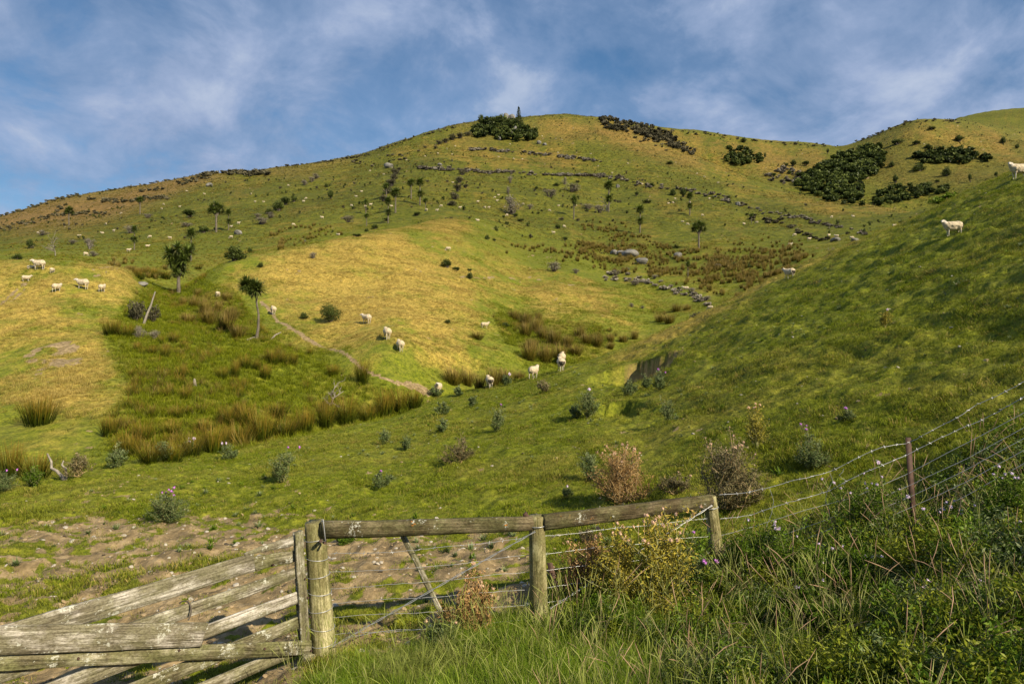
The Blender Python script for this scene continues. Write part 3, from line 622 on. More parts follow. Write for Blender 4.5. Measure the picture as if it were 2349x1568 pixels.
# plain wires between the strainer post and the third post
for k, (va, vm, vb) in enumerate([(1270, 1262, 1232), (1311, 1303, 1272), (1349, 1337, 1310), (1382, 1371, 1350), (1415, 1404, 1385), (1455, 1444, 1418)]):
    wire([(755, va, Y1+0.02), (950, vm, Y1+0.05), (1218, vb, Y2+0.02), (1640, vb-45, Y3)], k in (0,), 0.0021, 0.003, 20+k)
wire([(800, 1461, Y1+0.02), (915, 1443, Y1+0.03), (1000, 1440, Y1+0.05), (1090, 1437, Y1+.06)], False, 0.0028, 0.003, 31)
# seven wires on to the right, past the steel post and up the bank
RW = [[(1650, 1134, Y3), (1700, 1130, Y3), (1760, 1118, 7.15), (1840, 1098, 7.1), (1900, 1082, 7.1), (1960, 1052, 7.05), (2020, 1027, 7), (2086, 1014, YW), (2125, 992, 6.9), (2160, 975, 6.9), (2200, 958, 6.8), (2240, 928, 6.8), (2290, 905, 6.7), (2349, 875, YE), (2500, 800, 6.4)],
      [(1652, 1189, Y3), (1720, 1180, Y3), (1820, 1150, 7.1), (1900, 1124, 7.1), (1960, 1095, 7.05), (2020, 1068, 7), (2086, 1038, YW), (2180, 995, 6.9), (2260, 958, 6.8), (2349, 910, YE), (2500, 835, 6.4)],
      [(1655, 1227, Y3), (1730, 1207, Y3), (1850, 1168, 7.1), (1960, 1140, 7.05), (2086, 1084, YW), (2220, 1014, 6.8), (2349, 947, YE), (2500, 868, 6.4)],
      [(1658, 1262, Y3), (1760, 1238, 7.15), (1900, 1190, 7.1), (2086, 1113, YW), (2220, 1050, 6.8), (2349, 981, YE), (2500, 900, 6.4)],
      [(1660, 1294, Y3), (1800, 1255, 7.15), (2086, 1140, YW), (2220, 1075, 6.8), (2349, 1005, YE), (2500, 922, 6.4)],
      [(1661, 1318, Y3), (1850, 1265, 7.1), (2086, 1165, YW), (2220, 1103, 6.8), (2349, 1032, YE), (2500, 950, 6.4)],
      [(1662, 1340, Y3), (1850, 1292, 7.1), (2086, 1200, YW), (2220, 1135, 6.8), (2349, 1062, YE), (2500, 985, 6.4)]]
for k, pts in enumerate(RW): wire(pts, k < 2, 0.0029 if k < 2 else 0.0026, 0.004 if k < 2 else 0.001, 40+k)
def twist(a, b, name, parent, r=0.0032, amp=0.006, turns=40):
    a = np.array(a); b = np.array(b); q = np.linspace(0, 1, 160); d = (b-a)/np.linalg.norm(b-a)
    e = np.cross(d, [0, 1, 0.2]); e /= np.linalg.norm(e); f = np.cross(d, e); mb = MB()
    for ph in (0, math.pi):
        th = q*turns+ph; addtube(mb, a+(b-a)*q[:, None]+amp*(np.cos(th)[:, None]*e+np.sin(th)[:, None]*f), r, 4)
    return mb.build(name, M['wire'], parent, True)
twist(P3(762, 1482, Y1-0.12), P3(1228, 1218, Y2-0.09), 'brace_wire', fence)
twist(P3(1262, 1395, Y2-0.05), P3(1634, 1158, Y3-0.09), 'brace_wire', fence)
for k, (uu_, va, vb) in enumerate([(1765, 1118, 1265), (1903, 1081, 1190), (1935, 1075, 1110)]):
    pts = [P3(uu_ + 10*math.sin(j*1.3+k)*(0 < j < 5), va+(vb-va)*j/5, 7.12) for j in range(6)]
    rod('wire_tie', pts, 0.0024, M['wire'], fence, 4)
def ring(c, rx, tilt, r, name, parent, m_=None, dz=0.0):
    th = np.linspace(0, 2*np.pi, 25); pts = [(c[0]+rx*math.cos(a), c[1]+rx*math.sin(a), c[2]+tilt*math.cos(a)+dz*math.sin(a)) for a in th]
    return rod(name, pts, r, m_ or M['wire'], parent, 5, True, False)
for k, v_ in enumerate([1234, 1277, 1317, 1355, 1394, 1435, 1472]):
    q = (1500-v_)/304; c = P3(744-23*q, v_, Y1); ring(c, 0.116-0.018*q, 0.010*((-1)**k), 0.0035, 'wire_loop', p1.parent)
for c, rr_ in ((P3(1232, 1203, Y2), 0.088), (P3(1630, 1162, Y3), 0.078)): ring(c, rr_, 0.004, 0.004, 'wire_loop', fence)
# staples and the rusty bits
rod('wire_tie', [P3(741, 1190, Y1-0.11), P3(744, 1215, Y1-0.125), P3(747, 1240, Y1-0.12), P3(738, 1242, Y1-.11)], 0.005, M['wire'], fence, 5)
mb = MB(); addtube(mb, [tuple(P3(736, 1240, Y1-0.10)), tuple(P3(736, 1240, Y1-0.19))], 0.016, 8, cap=True); addtube(mb, [tuple(P3(742, 1243, Y1-0.10)), tuple(P3(746, 1245, Y1-0.17))], 0.012, 6, cap=True)
mb.build('bolt', M['rust'], fence, True)
beam('steel_wedge', P3(1203, 1176, Y2-0.02), P3(1212, 1190, Y2-0.02), 0.045, 0.03, M['rust'], fence, None, 5, False, 0)
def waratah(a, b, name):
    mb = MB(); a = np.array(a); b = np.array(b); n = 2
    for d, wdt in (((1, 0, 0), 0.028), ((0.35, 0.94, 0), 0.018), ((-0.35, 0.94, 0), 0.018)):
        d = np.array(d)*wdt; e = np.array([0, 0.004, 0])
        V = np.array([a-(d if wdt > .02 else 0*d), a+d, b+d, b-(d if wdt > .02 else 0*d)]); V = np.concatenate([V-e, V+e])
        mb.add(V, [(0, 1, 2, 3), (7, 6, 5, 4), (0, 4, 5, 1), (1, 5, 6, 2), (2, 6, 7, 3), (3, 7, 4, 0)])
    return mb.build(name, M['rust'], fence)
waratah(P3(2100, 1260, YW), P3(2083, 1003, YW), 'steel_post')['label'] = 'slim rusty brown steel post on the bank'
waratah(P3(1285, 1400, Y2+0.25), P3(1261, 1290, Y2+0.25), 'steel_post')['label'] = 'short rusty stub leaning behind the middle post'

gate = tag(empty('farm_gate', (0, 0, 0)), 'weathered lichened timber farm gate sagging beside the thick strainer post', 'gate')
def GPt(t, z_, off=0.0):      # a point on the gate, t metres from the post; off towards the viewer's side
    return Vector((-1.93-0.717*t+0.697*off, 6.20-0.697*t-0.717*off, z_))
def gz(v, t): return (VH-v)/FP*(6.20-0.697*t)
def tu(u):    # gate distance at which column u is crossed
    k = (u-UC)/FP; return (-1.93-k*6.20)/(0.717-k*0.697)
for k, (t0_, z0_, t1_, z1_, h0_, h1_, mt, sd_) in enumerate([(0.42, -2.070, 3.6, -2.225, 0.160, 0.168, 'board2', 60), (-0.05, -2.125, 0.52, -2.085, 0.10, 0.12, 'board3', 65), (-0.05, -2.252, 3.6, -2.52, 0.100, 0.122, 'board', 61),
        (-0.05, -2.482, 3.6, -2.73, 0.112, 0.120, 'board2', 62), (-0.05, -2.712, 3.6, -2.95, 0.112, 0.118, 'board3', 63), (-0.05, -2.945, 3.6, -3.18, 0.112, 0.118, 'board', 64)]):
    beam('rail', GPt(t0_, z0_, -0.028 if sd_ == 65 else 0), GPt(t1_, z1_, -0.028 if sd_ == 65 else 0), h0_, 0.026, M[mt], gate, h1_, sd_)
# split upper rail: a sliver left of it near the stile
tA, tB = tu(575), tu(673)
beam('rail', GPt(tu(560), gz(1272, tu(560))+0.0), GPt(tB, gz(1239, tB)), 0.022, 0.022, M['board2'], gate, 0.095, 70)['label'] = 'broken splintered end of the top rail'
# stile: a pair of uprights bolted through
beam('stile', GPt(-0.045, gz(1492, 0), 0.032), GPt(0.025, gz(1216, 0), 0.032), 0.085, 0.030, M['board'], gate, 0.080, 80)
beam('stile', GPt(-0.065, gz(1478, 0), -0.060), GPt(-0.005, gz(1222, 0), -0.060), 0.085, 0.028, M['board3'], gate, 0.080, 81)
ta, tb = tu(714), tu(-60)
beam('brace', GPt(ta, gz(1479, ta), 0.045), GPt(tb, gz(1512, tb), 0.045), 0.118, 0.026, M['board3'], gate, 0.118, 82, False, 0.004)
ta, tb = tu(462), tu(-90)
beam('brace', GPt(ta, gz(1447, ta), 0.075), GPt(tb, gz(1461, tb), 0.075), 0.190, 0.030, M['board2'], gate, 0.190, 83, False, 0.003)['label'] = 'wide mossy board fixed level across the left of the gate'
for (u_, v_, of) in ((175, 1480+22, .06), (405, 1484, .06), (600, 1481, .06), (706, 1486, .06), (625, 1294, .02), (694, 1323, .05), (700, 1366, .05), (705, 1410, .05), (660, 1520, .02)):
    t_ = tu(u_); c = GPt(t_, gz(v_, t_), of); d = Vector((0.697, -0.717, 0))*0.010
    rod('bolt', [c-d*2, c+d], 0.009, M['rust'], gate, 8)
t_ = tu(420); c = GPt(t_, gz(1402, t_), 0.0)
rod('wire_loop', [(c.x+0.10*math.cos(a)*0.7, c.y-0.02+0.05*math.sin(a), c.z+0.085*math.sin(a)-0.01) for a in np.linspace(-0.5, 2.2, 14)], 0.006, M['darkbark'], gate, 5)
ob = beam('timber_offcut', P3(700, 1512, 6.1), P3(726, 1508, 6.3), 0.09, 0.09, M['board3'], None, None, 90)
tag(ob, 'square timber block on the ground at the foot of the strainer post', 'block')

# ------------------------------------------------------------------ plants
def wind(r, h, n=6, lean=0.1):
    az = r.random()*6.28; P = [np.zeros(3)]; d = np.array([math.cos(az)*lean, math.sin(az)*lean, 1.0])
    for i in range(n): d = d + r.normal(0, 0.12, 3)*[1, 1, 0.3]; d /= np.linalg.norm(d); P.append(P[-1]+d*h/n)
    return np.array(P)
def thistle_mesh(h, w_, kind, seed, nstem=9, leaves=900, lsz=0.06):
    dryk = kind in ('drythistle', 'brownthistle', 'yellowthistle')
    """several branching stems carrying spiny leaves, buds at the tips; returns stalk mesh, leaf mesh, bud spots"""
    r = np.random.default_rng(seed); ms = MB(); ml = MB(); tips = []; PT = []; LT = []
    for s_ in range(nstem):
        a = r.random()*6.28; sp = (r.random()**0.6)*w_/2; hh = h*max(0.30, 1-0.75*(sp/(w_/2))**2.2)*r.uniform(0.5, 1.0)
        q = np.linspace(0, 1, 7); P = np.stack([sp*np.cos(a)*q**0.75, sp*np.sin(a)*q**0.75, hh*(q-0.12*q*q*sp/w_)], 1)
        P[1:] += r.normal(0, 0.020*h/0.6, (6, 3)); addtube(ms, P, np.linspace(0.008, 0.003, 7)*max(h, .4)/0.6, 4); tips.append(P[-1])
        cand = [(P, 1.0)]
        for b_ in range(r.integers(4, 8)):
            k = r.integers(2, 6); d = r.normal(size=3); d[2] = abs(d[2])*0.8+0.4; d /= np.linalg.norm(d); ln = h*r.uniform(0.14, 0.34)
            B = P[k]+d*ln*np.linspace(0, 1, 4)[:, None]; B[:, 2] += 0.15*ln*np.linspace(0, 1, 4)**2
            addtube(ms, B, np.linspace(0.004, 0.002, 4)*max(h, .4)/0.6, 3); tips.append(B[-1]); cand.append((B, 0.40*r.uniform(.3, 1.6)))
        for (Q, wt) in cand:
            n = int(leaves/nstem*wt/2.6); tq = r.random(n)**(0.42 if dryk else 0.75); idx = tq*(len(Q)-1); i0 = np.minimum(idx.astype(int), len(Q)-2); f = (idx-i0)[:, None]
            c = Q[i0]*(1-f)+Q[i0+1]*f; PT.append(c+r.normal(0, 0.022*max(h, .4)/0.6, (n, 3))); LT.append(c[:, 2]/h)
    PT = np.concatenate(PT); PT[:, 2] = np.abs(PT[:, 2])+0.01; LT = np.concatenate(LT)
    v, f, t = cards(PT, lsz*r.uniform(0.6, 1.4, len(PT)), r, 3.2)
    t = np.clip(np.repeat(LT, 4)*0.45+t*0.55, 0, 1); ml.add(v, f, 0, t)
    return ms, ml, np.array(tips)
def bud_mesh(rad, m_, seed=0, fluffy=True):
    r = np.random.default_rng(seed); mb = MB(); n = 26 if fluffy else 14
    d = r.normal(size=(n, 3)); d[:, 2] = np.abs(d[:, 2])*0.9+0.1; d /= np.linalg.norm(d, axis=1)[:, None]
    az = np.arctan2(d[:, 1], d[:, 0]); le = np.arccos(d[:, 2])
    v, f, t = blades(np.zeros((n, 3)), az, le, np.full(n, rad*1.3), rad*0.42, 0.5, 2, r); mb.add(v, f, 0, 0.7)
    th = np.linspace(0, np.pi, 5); addtube(mb, [(0, 0, -rad*0.8), (0, 0, -rad*0.3), (0, 0, rad*0.3), (0, 0, rad*.7)], [rad*0.25, rad*0.62, rad*0.6, rad*.2], 7, 0, 0.4)
    return mb.mesh('flower_head', m_, False)
BUD = {k: bud_mesh(1.0, M[k], i) for i, k in enumerate(('purple', 'lilac', 'fluff'))}
def thistle(loc, h, w_, kind, seed, label, nflower=0, fl='purple', leaves=900, nstem=9, lsz=None, group=None, budr=0.02, cat='thistle', name='thistle_plant'):
    o = tag(empty(name, loc, seed*1.7), label, cat, group)
    lsz = lsz or max(0.035, 0.0030*loc.y)
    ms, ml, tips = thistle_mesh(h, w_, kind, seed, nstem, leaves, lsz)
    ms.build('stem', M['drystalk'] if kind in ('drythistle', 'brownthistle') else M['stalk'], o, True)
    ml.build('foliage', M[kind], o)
    if nflower:
        r = np.random.default_rng(seed+5); o_ = np.argsort(-tips[:, 2]-0.3*np.hypot(tips[:, 0], tips[:, 1])); sel = o_[:nflower]
        for k in sel:
            b = obj('flower_head', BUD[fl], o, tuple(tips[k]+[0, 0, budr*0.4])); s_ = budr*r.uniform(0.75, 1.25); b.scale = (s_,)*3
            b.rotation_euler = (r.normal(0, 0.5), r.normal(0, 0.5), r.random()*6)
    return o
def px2m(px, y): return px*y/FP
# thistles in the paddock: column, base row, width px, height px, kind, flowers, label
TH = [
 (382, 1200, 100, 84, 'thistle', 7, 'purple', 'bushy dark thistle with purple flowers alone on the bare paddock at left'),
 (652, 1106, 54, 82, 'thistle', 2, 'purple', 'tall narrow grey-green thistle standing left of centre in the paddock'),
 (877, 1118, 68, 40, 'thistle', 2, 'purple', 'low sprawling green thistle straight beyond the strainer post'),
 (1055, 1062, 88, 66, 'brownthistle', 0, 'purple', 'half-dry sprawling brown thistle in the middle of the paddock'),
 (527, 1055, 42, 46, 'thistle', 3, 'lilac', 'pale thistle at the paddock edge in front of the rush bank'),
 (435, 1040, 32, 42, 'thistle', 3, 'lilac', 'small whitish thistle peeping over the paddock edge among rushes'),
 (372, 1055, 52, 48, 'thistle', 0, 'lilac', 'rounded grey-green thistle against the brown rush row'),
 (270, 1072, 50, 54, 'thistle', 0, 'lilac', 'leafy pale thistle at the left end of the rush bank'),
 (180, 1095, 62, 66, 'brownthistle', 0, 'lilac', 'brownish round thistle beside the curved dead branch'),
 (1347, 958, 58, 78, 'thistle', 2, 'lilac', 'tall dense grey-green thistle left of the dark slip scar'),
 (1318, 960, 36, 34, 'thistle', 0, 'lilac', 'low dark thistle touching the foot of the tall dense one'),
 (1138, 988, 34, 66, 'thistle', 1, 'purple', 'slender upright thistle in the middle of the green shoulder'),
 (1017, 992, 30, 34, 'thistle', 0, 'purple', 'small thin thistle left of the slender upright one'),
 (933, 1032, 26, 36, 'thistle', 0, 'purple', 'little dark thistle nearest the rush bank end'),
 (884, 1018, 32, 36, 'thistle', 0, 'purple', 'small yellow-green thistle just below the rush row'),
 (1245, 902, 32, 38, 'brownthistle', 0, 'purple', 'low thistle below the two huddled sheep on the crest'),
 (1015, 950, 44, 30, 'thistle', 0, 'purple', 'dark low thistle on the crest below the sheep face'),
 (1003, 912, 44, 32, 'thistle', 0, 'purple', 'leafy thistle half hiding the sheep that faces the viewer'),
 (1050, 908, 30, 26, 'thistle', 0, 'purple', 'small thistle on the crest between two sheep'),
 (1085, 932, 24, 28, 'thistle', 0, 'purple', 'thin thistle under the crest below the reed patch'),
 (1160, 885, 26, 34, 'thistle', 1, 'lilac', 'thistle on the skyline of the shoulder beside a sheep rump'),
 (1530, 968, 32, 62, 'thistle', 0, 'purple', 'tall skinny thistle below the bare earth of the slip'),
 (1512, 896, 32, 48, 'thistle', 3, 'purple', 'thistle with purple tips in front of the bare earth'),
 (1484, 892, 26, 38, 'thistle', 0, 'purple', 'thinner thistle next to the bare earth, on its left'),
 (1448, 908, 40, 44, 'thistle', 0, 'purple', 'spreading thistle at the shaded mouth of the slip'),
 (2030, 752, 20, 48, 'yellowthistle', 1, 'lilac', 'lone spindly thistle high on the smooth green spur'),
 (1862, 1075, 68, 100, 'thistle', 3, 'purple', 'tall open thistle between the yellow one and the steel post'),
 (1735, 1030, 58, 118, 'yellowthistle', 5, 'fluff', 'tall yellow thistle fading to rust at its foot'),
 (1425, 1155, 150, 150, 'drythistle', 14, 'fluff', 'big rust-coloured dead thistle beyond the right-hand rail'),
 (1350, 1100, 60, 70, 'thistle', 0, 'purple', 'grey-green thistle hiding behind the left side of the rusty dead one'),
 (1550, 1135, 80, 60, 'brownthistle', 2, 'fluff', 'low dark brown thistle between the two biggest dead thistles'),
 (1668, 1170, 165, 170, 'brownthistle', 12, 'fluff', 'largest brown thistle behind the third fence post'),
 (1940, 968, 46, 40, 'thistle', 1, 'purple', 'faint low thistle on the lumpy turf above the tall open thistle'),
 (1300, 1140, 26, 26, 'thistle', 1, 'lilac', 'tiny thistle near the rail just left of the rusty dead one'),
 (790, 1250, 50, 26, 'weed', 0, 'purple', 'flat green rosette on bare soil under the left rail'),
 (1345, 1245, 40, 34, 'brownthistle', 0, 'purple', 'small brown thistle under the right rail'),
 (10, 1130, 60, 60, 'thistle', 3, 'purple', 'thistle with purple buds cut by the left edge'),
 (80, 1118, 60, 60, 'weed', 0, 'purple', 'bluish leafy weed at the foot of the twin rush clumps'),
 (2440, 560, 30, 40, 'thistle', 0, 'purple', None),
]
for i, (u_, v_, wp, hp, kd, nf_, fl_, lb) in enumerate(TH):
    if lb is None: continue
    p = hit(u_, v_, 5.5); 
    thistle(p, px2m(hp, p.y), px2m(wp, p.y), kd, 100+i, lb, nf_, fl_, int(450+wp*hp*0.30), 6+int(wp/9), None, None, max(0.014, 0.0020*p.y))
# dead and flowering thistles along the fence, leafy weeds on the bank
FT = [
 (1075, 1440, 6.45, 150, 125, 'drythistle', 8, 'fluff', 'rusty dead thistle bush against the left rail\'s leaning batten'),
 (1345, 1385, 6.9, 110, 190, 'drythistle', 6, 'fluff', 'narrow rust-brown dead thistle right of the middle post'),
 (1425, 1400, 6.5, 120, 200, 'yellowthistle', 9, 'fluff', 'yellow-green thistle with fluffy pinkish heads left of the tallest fence thistle'),
 (1510, 1400, 6.4, 190, 240, 'yellowthistle', 22, 'fluff', 'tallest thistle at the fence with many fluffy seed heads under the right rail'),
 (1590, 1390, 6.7, 100, 170, 'thistle', 5, 'purple', 'green thistle with small purple flowers close against the third post'),
 (1010, 1480, 6.1, 60, 70, 'thistle', 2, 'fluff', 'small green budding thistle below the rusty batten thistle'),
]
for i, (u_, v_, y_, wp, hp, kd, nf_, fl_, lb) in enumerate(FT):
    x_ = gp(u_, y_); z_ = float(zt(x_, y_)); h_ = max(0.3, (VH-(v_-hp))/FP*y_ - z_)
    thistle(Vector((x_, y_, z_)), h_, px2m(wp, y_), kd, 300+i, lb, nf_, fl_, 5200, 16, 0.034, None, 0.020)
def weed(u_, vtop, y_, wp, kd, nf_, fl_, lb, seed, leaves=7500, cat='weed', name='weed_bush'):
    x_ = gp(u_, y_); z_ = float(zt(x_, y_)); h_ = max(0.25, (VH-vtop)/FP*y_ - z_)
    return thistle(Vector((x_, y_, z_)), h_, px2m(wp, y_), kd, seed, lb, nf_, fl_, leaves, 16, 0.032, None, 0.015, cat, name)
WD = [
 (2010, 1060, 6.9, 200, 'weed', 14, 'lilac', 'dark rounded flowering bush just left of the steel post'),
 (1745, 1175, 6.6, 200, 'weed', 6, 'lilac', 'bright leafy weed right of the third fence post'),
 (1850, 1240, 6.2, 190, 'weed', 3, 'lilac', 'leafy weed below the wires between third post and dark bush'),
 (2170, 1150, 6.3, 200, 'weed', 12, 'lilac', 'weed dotted with lilac flowers right of the steel post'),
 (2310, 1060, 6.2, 160, 'weed', 8, 'lilac', 'tall weed at the right edge beneath the wires'),
 (2280, 1240, 5.5, 240, 'weed', 8, 'lilac', 'dense leafy weed in the lower right corner of the bank'),
 (2100, 1270, 5.8, 190, 'yellowthistle', 8, 'lilac', 'yellowing stalky weed in the middle of the tangled bank'),
 (2150, 1360, 5.1, 260, 'weed', 6, 'lilac', 'low vivid green weed nearest the bottom right'),
 (1960, 1230, 5.9, 170, 'weed', 6, 'lilac', 'lilac-flowered weed below the dark rounded bush'),
]
WD += [
 (1700, 1400, 5.6, 180, 'weed', 2, 'lilac', 'leafy clump in long grass below the third post'),
 (1880, 1340, 5.3, 200, 'weed', 3, 'lilac', 'bushy green weed mid-way down the tangled bank'),
 (2250, 1200, 6.0, 170, 'weed', 9, 'lilac', 'lilac-topped weed between the corner weeds and the wires'),
 (2330, 1180, 5.6, 180, 'weed2', 4, 'lilac', 'yellow-green weed cut by the right edge of the view'),
 (2010, 1430, 4.7, 230, 'weed2', 0, 'lilac', 'yellow-green weed at the bottom right of centre'),
 (2330, 1370, 4.7, 220, 'weed', 3, 'lilac', 'dark leafy weed in the extreme bottom right corner'),
 (1600, 1440, 5.6, 150, 'weed2', 0, 'lilac', 'low yellow-green weed in the grass below the tallest thistle')]
for i, q in enumerate(WD): weed(*q, 400+i)

# ------------------------------------------------------------------ rushes
def rush_mesh(seed, h=1.0, w_=1.0, n=240, brown=False, lean=0.38, wd=0.016, segs=3, fan=0.25):
    r = np.random.default_rng(seed); a = r.random(n)*6.28; q = np.sqrt(r.random(n))*w_*0.24
    base = np.stack([q*np.cos(a), q*np.sin(a), np.full(n, -0.03)], 1); le = (q/(w_*0.24))*lean*r.uniform(0.5, 1.1, n)+0.03
    az = a+r.normal(0, 0.4, n)
    v, f, t = blades(base, az, le, h*r.uniform(0.62, 1.08, n), wd, r.uniform(0.0, fan, n), segs, r)
    mb = MB(); mb.add(v, f, 0, np.clip(t*r.uniform(0.8, 1.0)+np.repeat(r.normal(0, 0.1, n), (segs+1)*2), 0, 1))
    return mb.mesh('rush_clump', M['rushbrown' if brown else 'rush'])
RUSH = [rush_mesh(500+k, 1, 1, 260, False, (0.30, 0.5, 0.42, 0.62)[k], 0.014, 3, (0.2, 0.5, 0.9, 0.35)[k]) for k in range(4)]; RUSHB = [rush_mesh(520+k, 1, 1, 240, True) for k in range(4)]
ORD = ['leftmost']+[w_+' from left' for w_ in 'second third fourth fifth sixth seventh eighth ninth tenth eleventh twelfth thirteenth fourteenth fifteenth sixteenth seventeenth eighteenth nineteenth twentieth'.split()]+['number %d from left' % k for k in range(21, 60)]
def ordl(items, k): return 'rightmost' if k == len(items)-1 and k > 1 else ORD[k]
def place(name, me, p, sx_, sz_, label, cat, group=None, rz=None):
    o = obj(name, me, None, p); o.scale = (sx_, sx_, sz_); o.rotation_euler.z = rnd.random()*6.28 if rz is None else rz
    return tag(o, label, cat, group)
def rushes(items, where, look, group, brown=False, y1=3000, y0=5):
    items = sorted(items)
    for k, (u_, v_, wp, hp) in enumerate(items):
        p = hit(u_, v_, y0, y1); p.z -= 0.05; hp = hp*rnd.uniform(.72, 1.25); wp = wp*rnd.uniform(.75, 1.15); me = (RUSHB if brown else RUSH)[k % 4]
        place('rush_clump', me, p, px2m(wp, p.y)*1.35, px2m(hp, p.y)*1.12, '%s %s, %s' % (look, where, ordl(items, k)), 'rushes', group)
rushes([(298, 1052, 62, 70), (345, 1060, 60, 66), (395, 1058, 60, 72), (440, 1045, 62, 66), (490, 1038, 60, 70), (545, 1030, 66, 78), (598, 1018, 80, 90), (650, 1005, 58, 80), (700, 992, 58, 74), (748, 983, 52, 66), (795, 974, 58, 68), (842, 966, 48, 62), (882, 958, 56, 62), (920, 948, 50, 60), (950, 936, 40, 46)], 'in the dense row along the paddock edge', 'tall brown-tipped rush clump', 'rushes along the paddock edge', False, 60)
rushes([(252, 1000, 46, 50), (330, 1012, 50, 48), (395, 1000, 46, 52), (470, 990, 44, 44), (520, 975, 44, 44), (560, 975, 50, 46), (640, 958, 40, 40)], 'in the second row behind the paddock edge', 'green and rust rush clump', 'rushes behind the paddock edge row')
rushes([(88, 972, 74, 58)], 'alone on the lower left knoll', 'dark domed rush clump', 'rush clump on the left knoll')
rushes([(25, 1095, 70, 78), (82, 1100, 60, 66)], 'at the far left of the gully', 'wild dark rush clump', 'rushes at the far left', False, 60)
rushes([(255, 770, 46, 46), (290, 775, 46, 52)], 'below the dead broken tree on the left', 'large rush clump', 'rushes below the dead tree')
rushes([(315, 805, 26, 30), (350, 815, 30, 34), (378, 822, 26, 30), (400, 785, 20, 28), (420, 870, 16, 30), (510, 870, 26, 42), (540, 865, 30, 50), (562, 845, 24, 34), (425, 915, 24, 36), (430, 950, 30, 30), (548, 950, 22, 34), (590, 850, 22, 30), (610, 868, 26, 30)], 'scattered through the bright marsh grass', 'short rush tuft', 'rush tufts in the marsh')
rushes([(625, 835, 36, 40), (648, 838, 26, 36), (672, 836, 24, 38), (711, 815, 18, 30)], 'beside the sheep track under the golden knoll', 'upright rush tuft', 'rushes beside the track')
rushes([(765, 862, 34, 36), (832, 882, 34, 58)], 'around the bare white dead tree', 'dark upright rush clump', 'rushes by the white dead tree')
rushes([(446, 705, 26, 30), (470, 720, 34, 34), (500, 715, 30, 28), (480, 745, 36, 36), (515, 760, 40, 40), (545, 775, 40, 38), (530, 735, 34, 30), (430, 740, 30, 32), (420, 700, 22, 26), (455, 680, 24, 26), (520, 690, 26, 26)], 'right of the big cabbage tree', 'windswept fawn rush clump', 'fawn rushes by the big cabbage tree', True)
rushes([(320, 640, 26, 20), (350, 636, 30, 22), (380, 640, 30, 22), (455, 618, 18, 18), (520, 590, 12, 14)], 'behind the trunk of the big cabbage tree', 'low olive rush clump', 'rushes behind the big cabbage tree')
rushes([(1040, 880, 44, 36), (1072, 884, 44, 42), (1100, 890, 40, 44), (1130, 886, 40, 40), (1160, 880, 36, 38), (1190, 872, 26, 24)], 'just over the crest', 'brown rush clump', 'rushes just over the crest', True, 70)
g_ = [(1180, 735, 30, 26), (1205, 745, 36, 30), (1230, 760, 36, 32), (1205, 772, 36, 30), (1245, 780, 40, 36), (1220, 800, 38, 34), (1270, 790, 40, 34), (1300, 795, 40, 34), (1215, 825, 40, 36), (1250, 830, 44, 36), (1285, 825, 40, 36), (1320, 815, 38, 32), (1345, 790, 34, 28), (1370, 795, 30, 26), (1400, 785, 26, 24), (1430, 785, 26, 26), (1455, 778, 24, 22), (1235, 735, 18, 20), (1330, 775, 30, 26), (1400, 800, 26, 22)]
rushes(g_, 'in the gully rush bed', 'brown rush clump', 'rush bed in the gully', True, 130)
rushes([(1515, 738, 30, 20), (1535, 742, 30, 22), (1550, 715, 24, 18), (1575, 712, 22, 16), (1095, 778, 30, 20)], 'near the spur crest below the log heaps', 'small olive rush clump', 'rushes near the spur crest', True)

# ------------------------------------------------------------------ shrubs, trees
def shrub_mesh(seed, blobs, n, lsz, material, stick=True, flat=0.0, asp=1.6, name='bush'):
    r = np.random.default_rng(seed); P = []; T = []
    W = np.array([b[3]*b[4] for b in blobs]); W = W/W.sum()
    for b, w__ in zip(blobs, W):
        k = max(8, int(n*w__)); d = r.normal(size=(k, 3)); d /= np.linalg.norm(d, axis=1)[:, None]
        lump = 1+0.22*np.sin(d[:, 0]*5+seed)*np.cos(d[:, 1]*6+b[0]*9)+0.15*np.sin(d[:, 2]*9+b[1]*5)
        rad = (r.random(k)**0.30)*lump; q = d*rad[:, None]*[b[3], b[3], b[4]]+[b[0], b[1], b[2]]
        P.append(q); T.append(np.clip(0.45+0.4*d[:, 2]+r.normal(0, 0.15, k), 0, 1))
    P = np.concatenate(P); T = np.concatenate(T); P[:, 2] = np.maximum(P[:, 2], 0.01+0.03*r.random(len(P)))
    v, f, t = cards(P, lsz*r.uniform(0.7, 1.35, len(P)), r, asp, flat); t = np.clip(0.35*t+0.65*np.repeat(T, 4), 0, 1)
    mb = MB(); mb.add(v, f, 0, t)
    for b in blobs:
        if stick: addtube(mb, [(b[0]*0.2, b[1]*0.2, 0), (b[0]*0.7, b[1]*0.7, b[2]*0.5), (b[0], b[1], b[2])], [0.045, 0.03, 0.012], 4, 1, 0.4)
    return mb.mesh(name, [M[material], M['darkbark']])
def rblobs(seed, n=5, w_=0.5, h=1.0):
    r = np.random.default_rng(seed); B = []; n = n+2
    for k in range(n):
        a = r.random()*6.28; q = r.random()**0.5*w_*0.55; s_ = r.uniform(0.22, 0.36)*w_*1.5
        B.append((q*math.cos(a), q*math.sin(a), h*r.uniform(0.20, 0.62), s_, s_*r.uniform(0.7, 1.0)*h))
    return B
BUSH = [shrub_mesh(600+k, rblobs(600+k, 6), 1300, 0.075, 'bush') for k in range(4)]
BUSHL = [shrub_mesh(620+k, rblobs(620+k, 6), 900, 0.09, 'bushlight') for k in range(2)]
SCRUB = [shrub_mesh(640+k, rblobs(640+k, 6), 900, 0.085, 'scrub', True, 0, 4.0) for k in range(3)]
DSCRUB = [shrub_mesh(650+k, rblobs(650+k, 6), 800, 0.10, 'darkscrub', True, 0, 2.2) for k in range(3)]
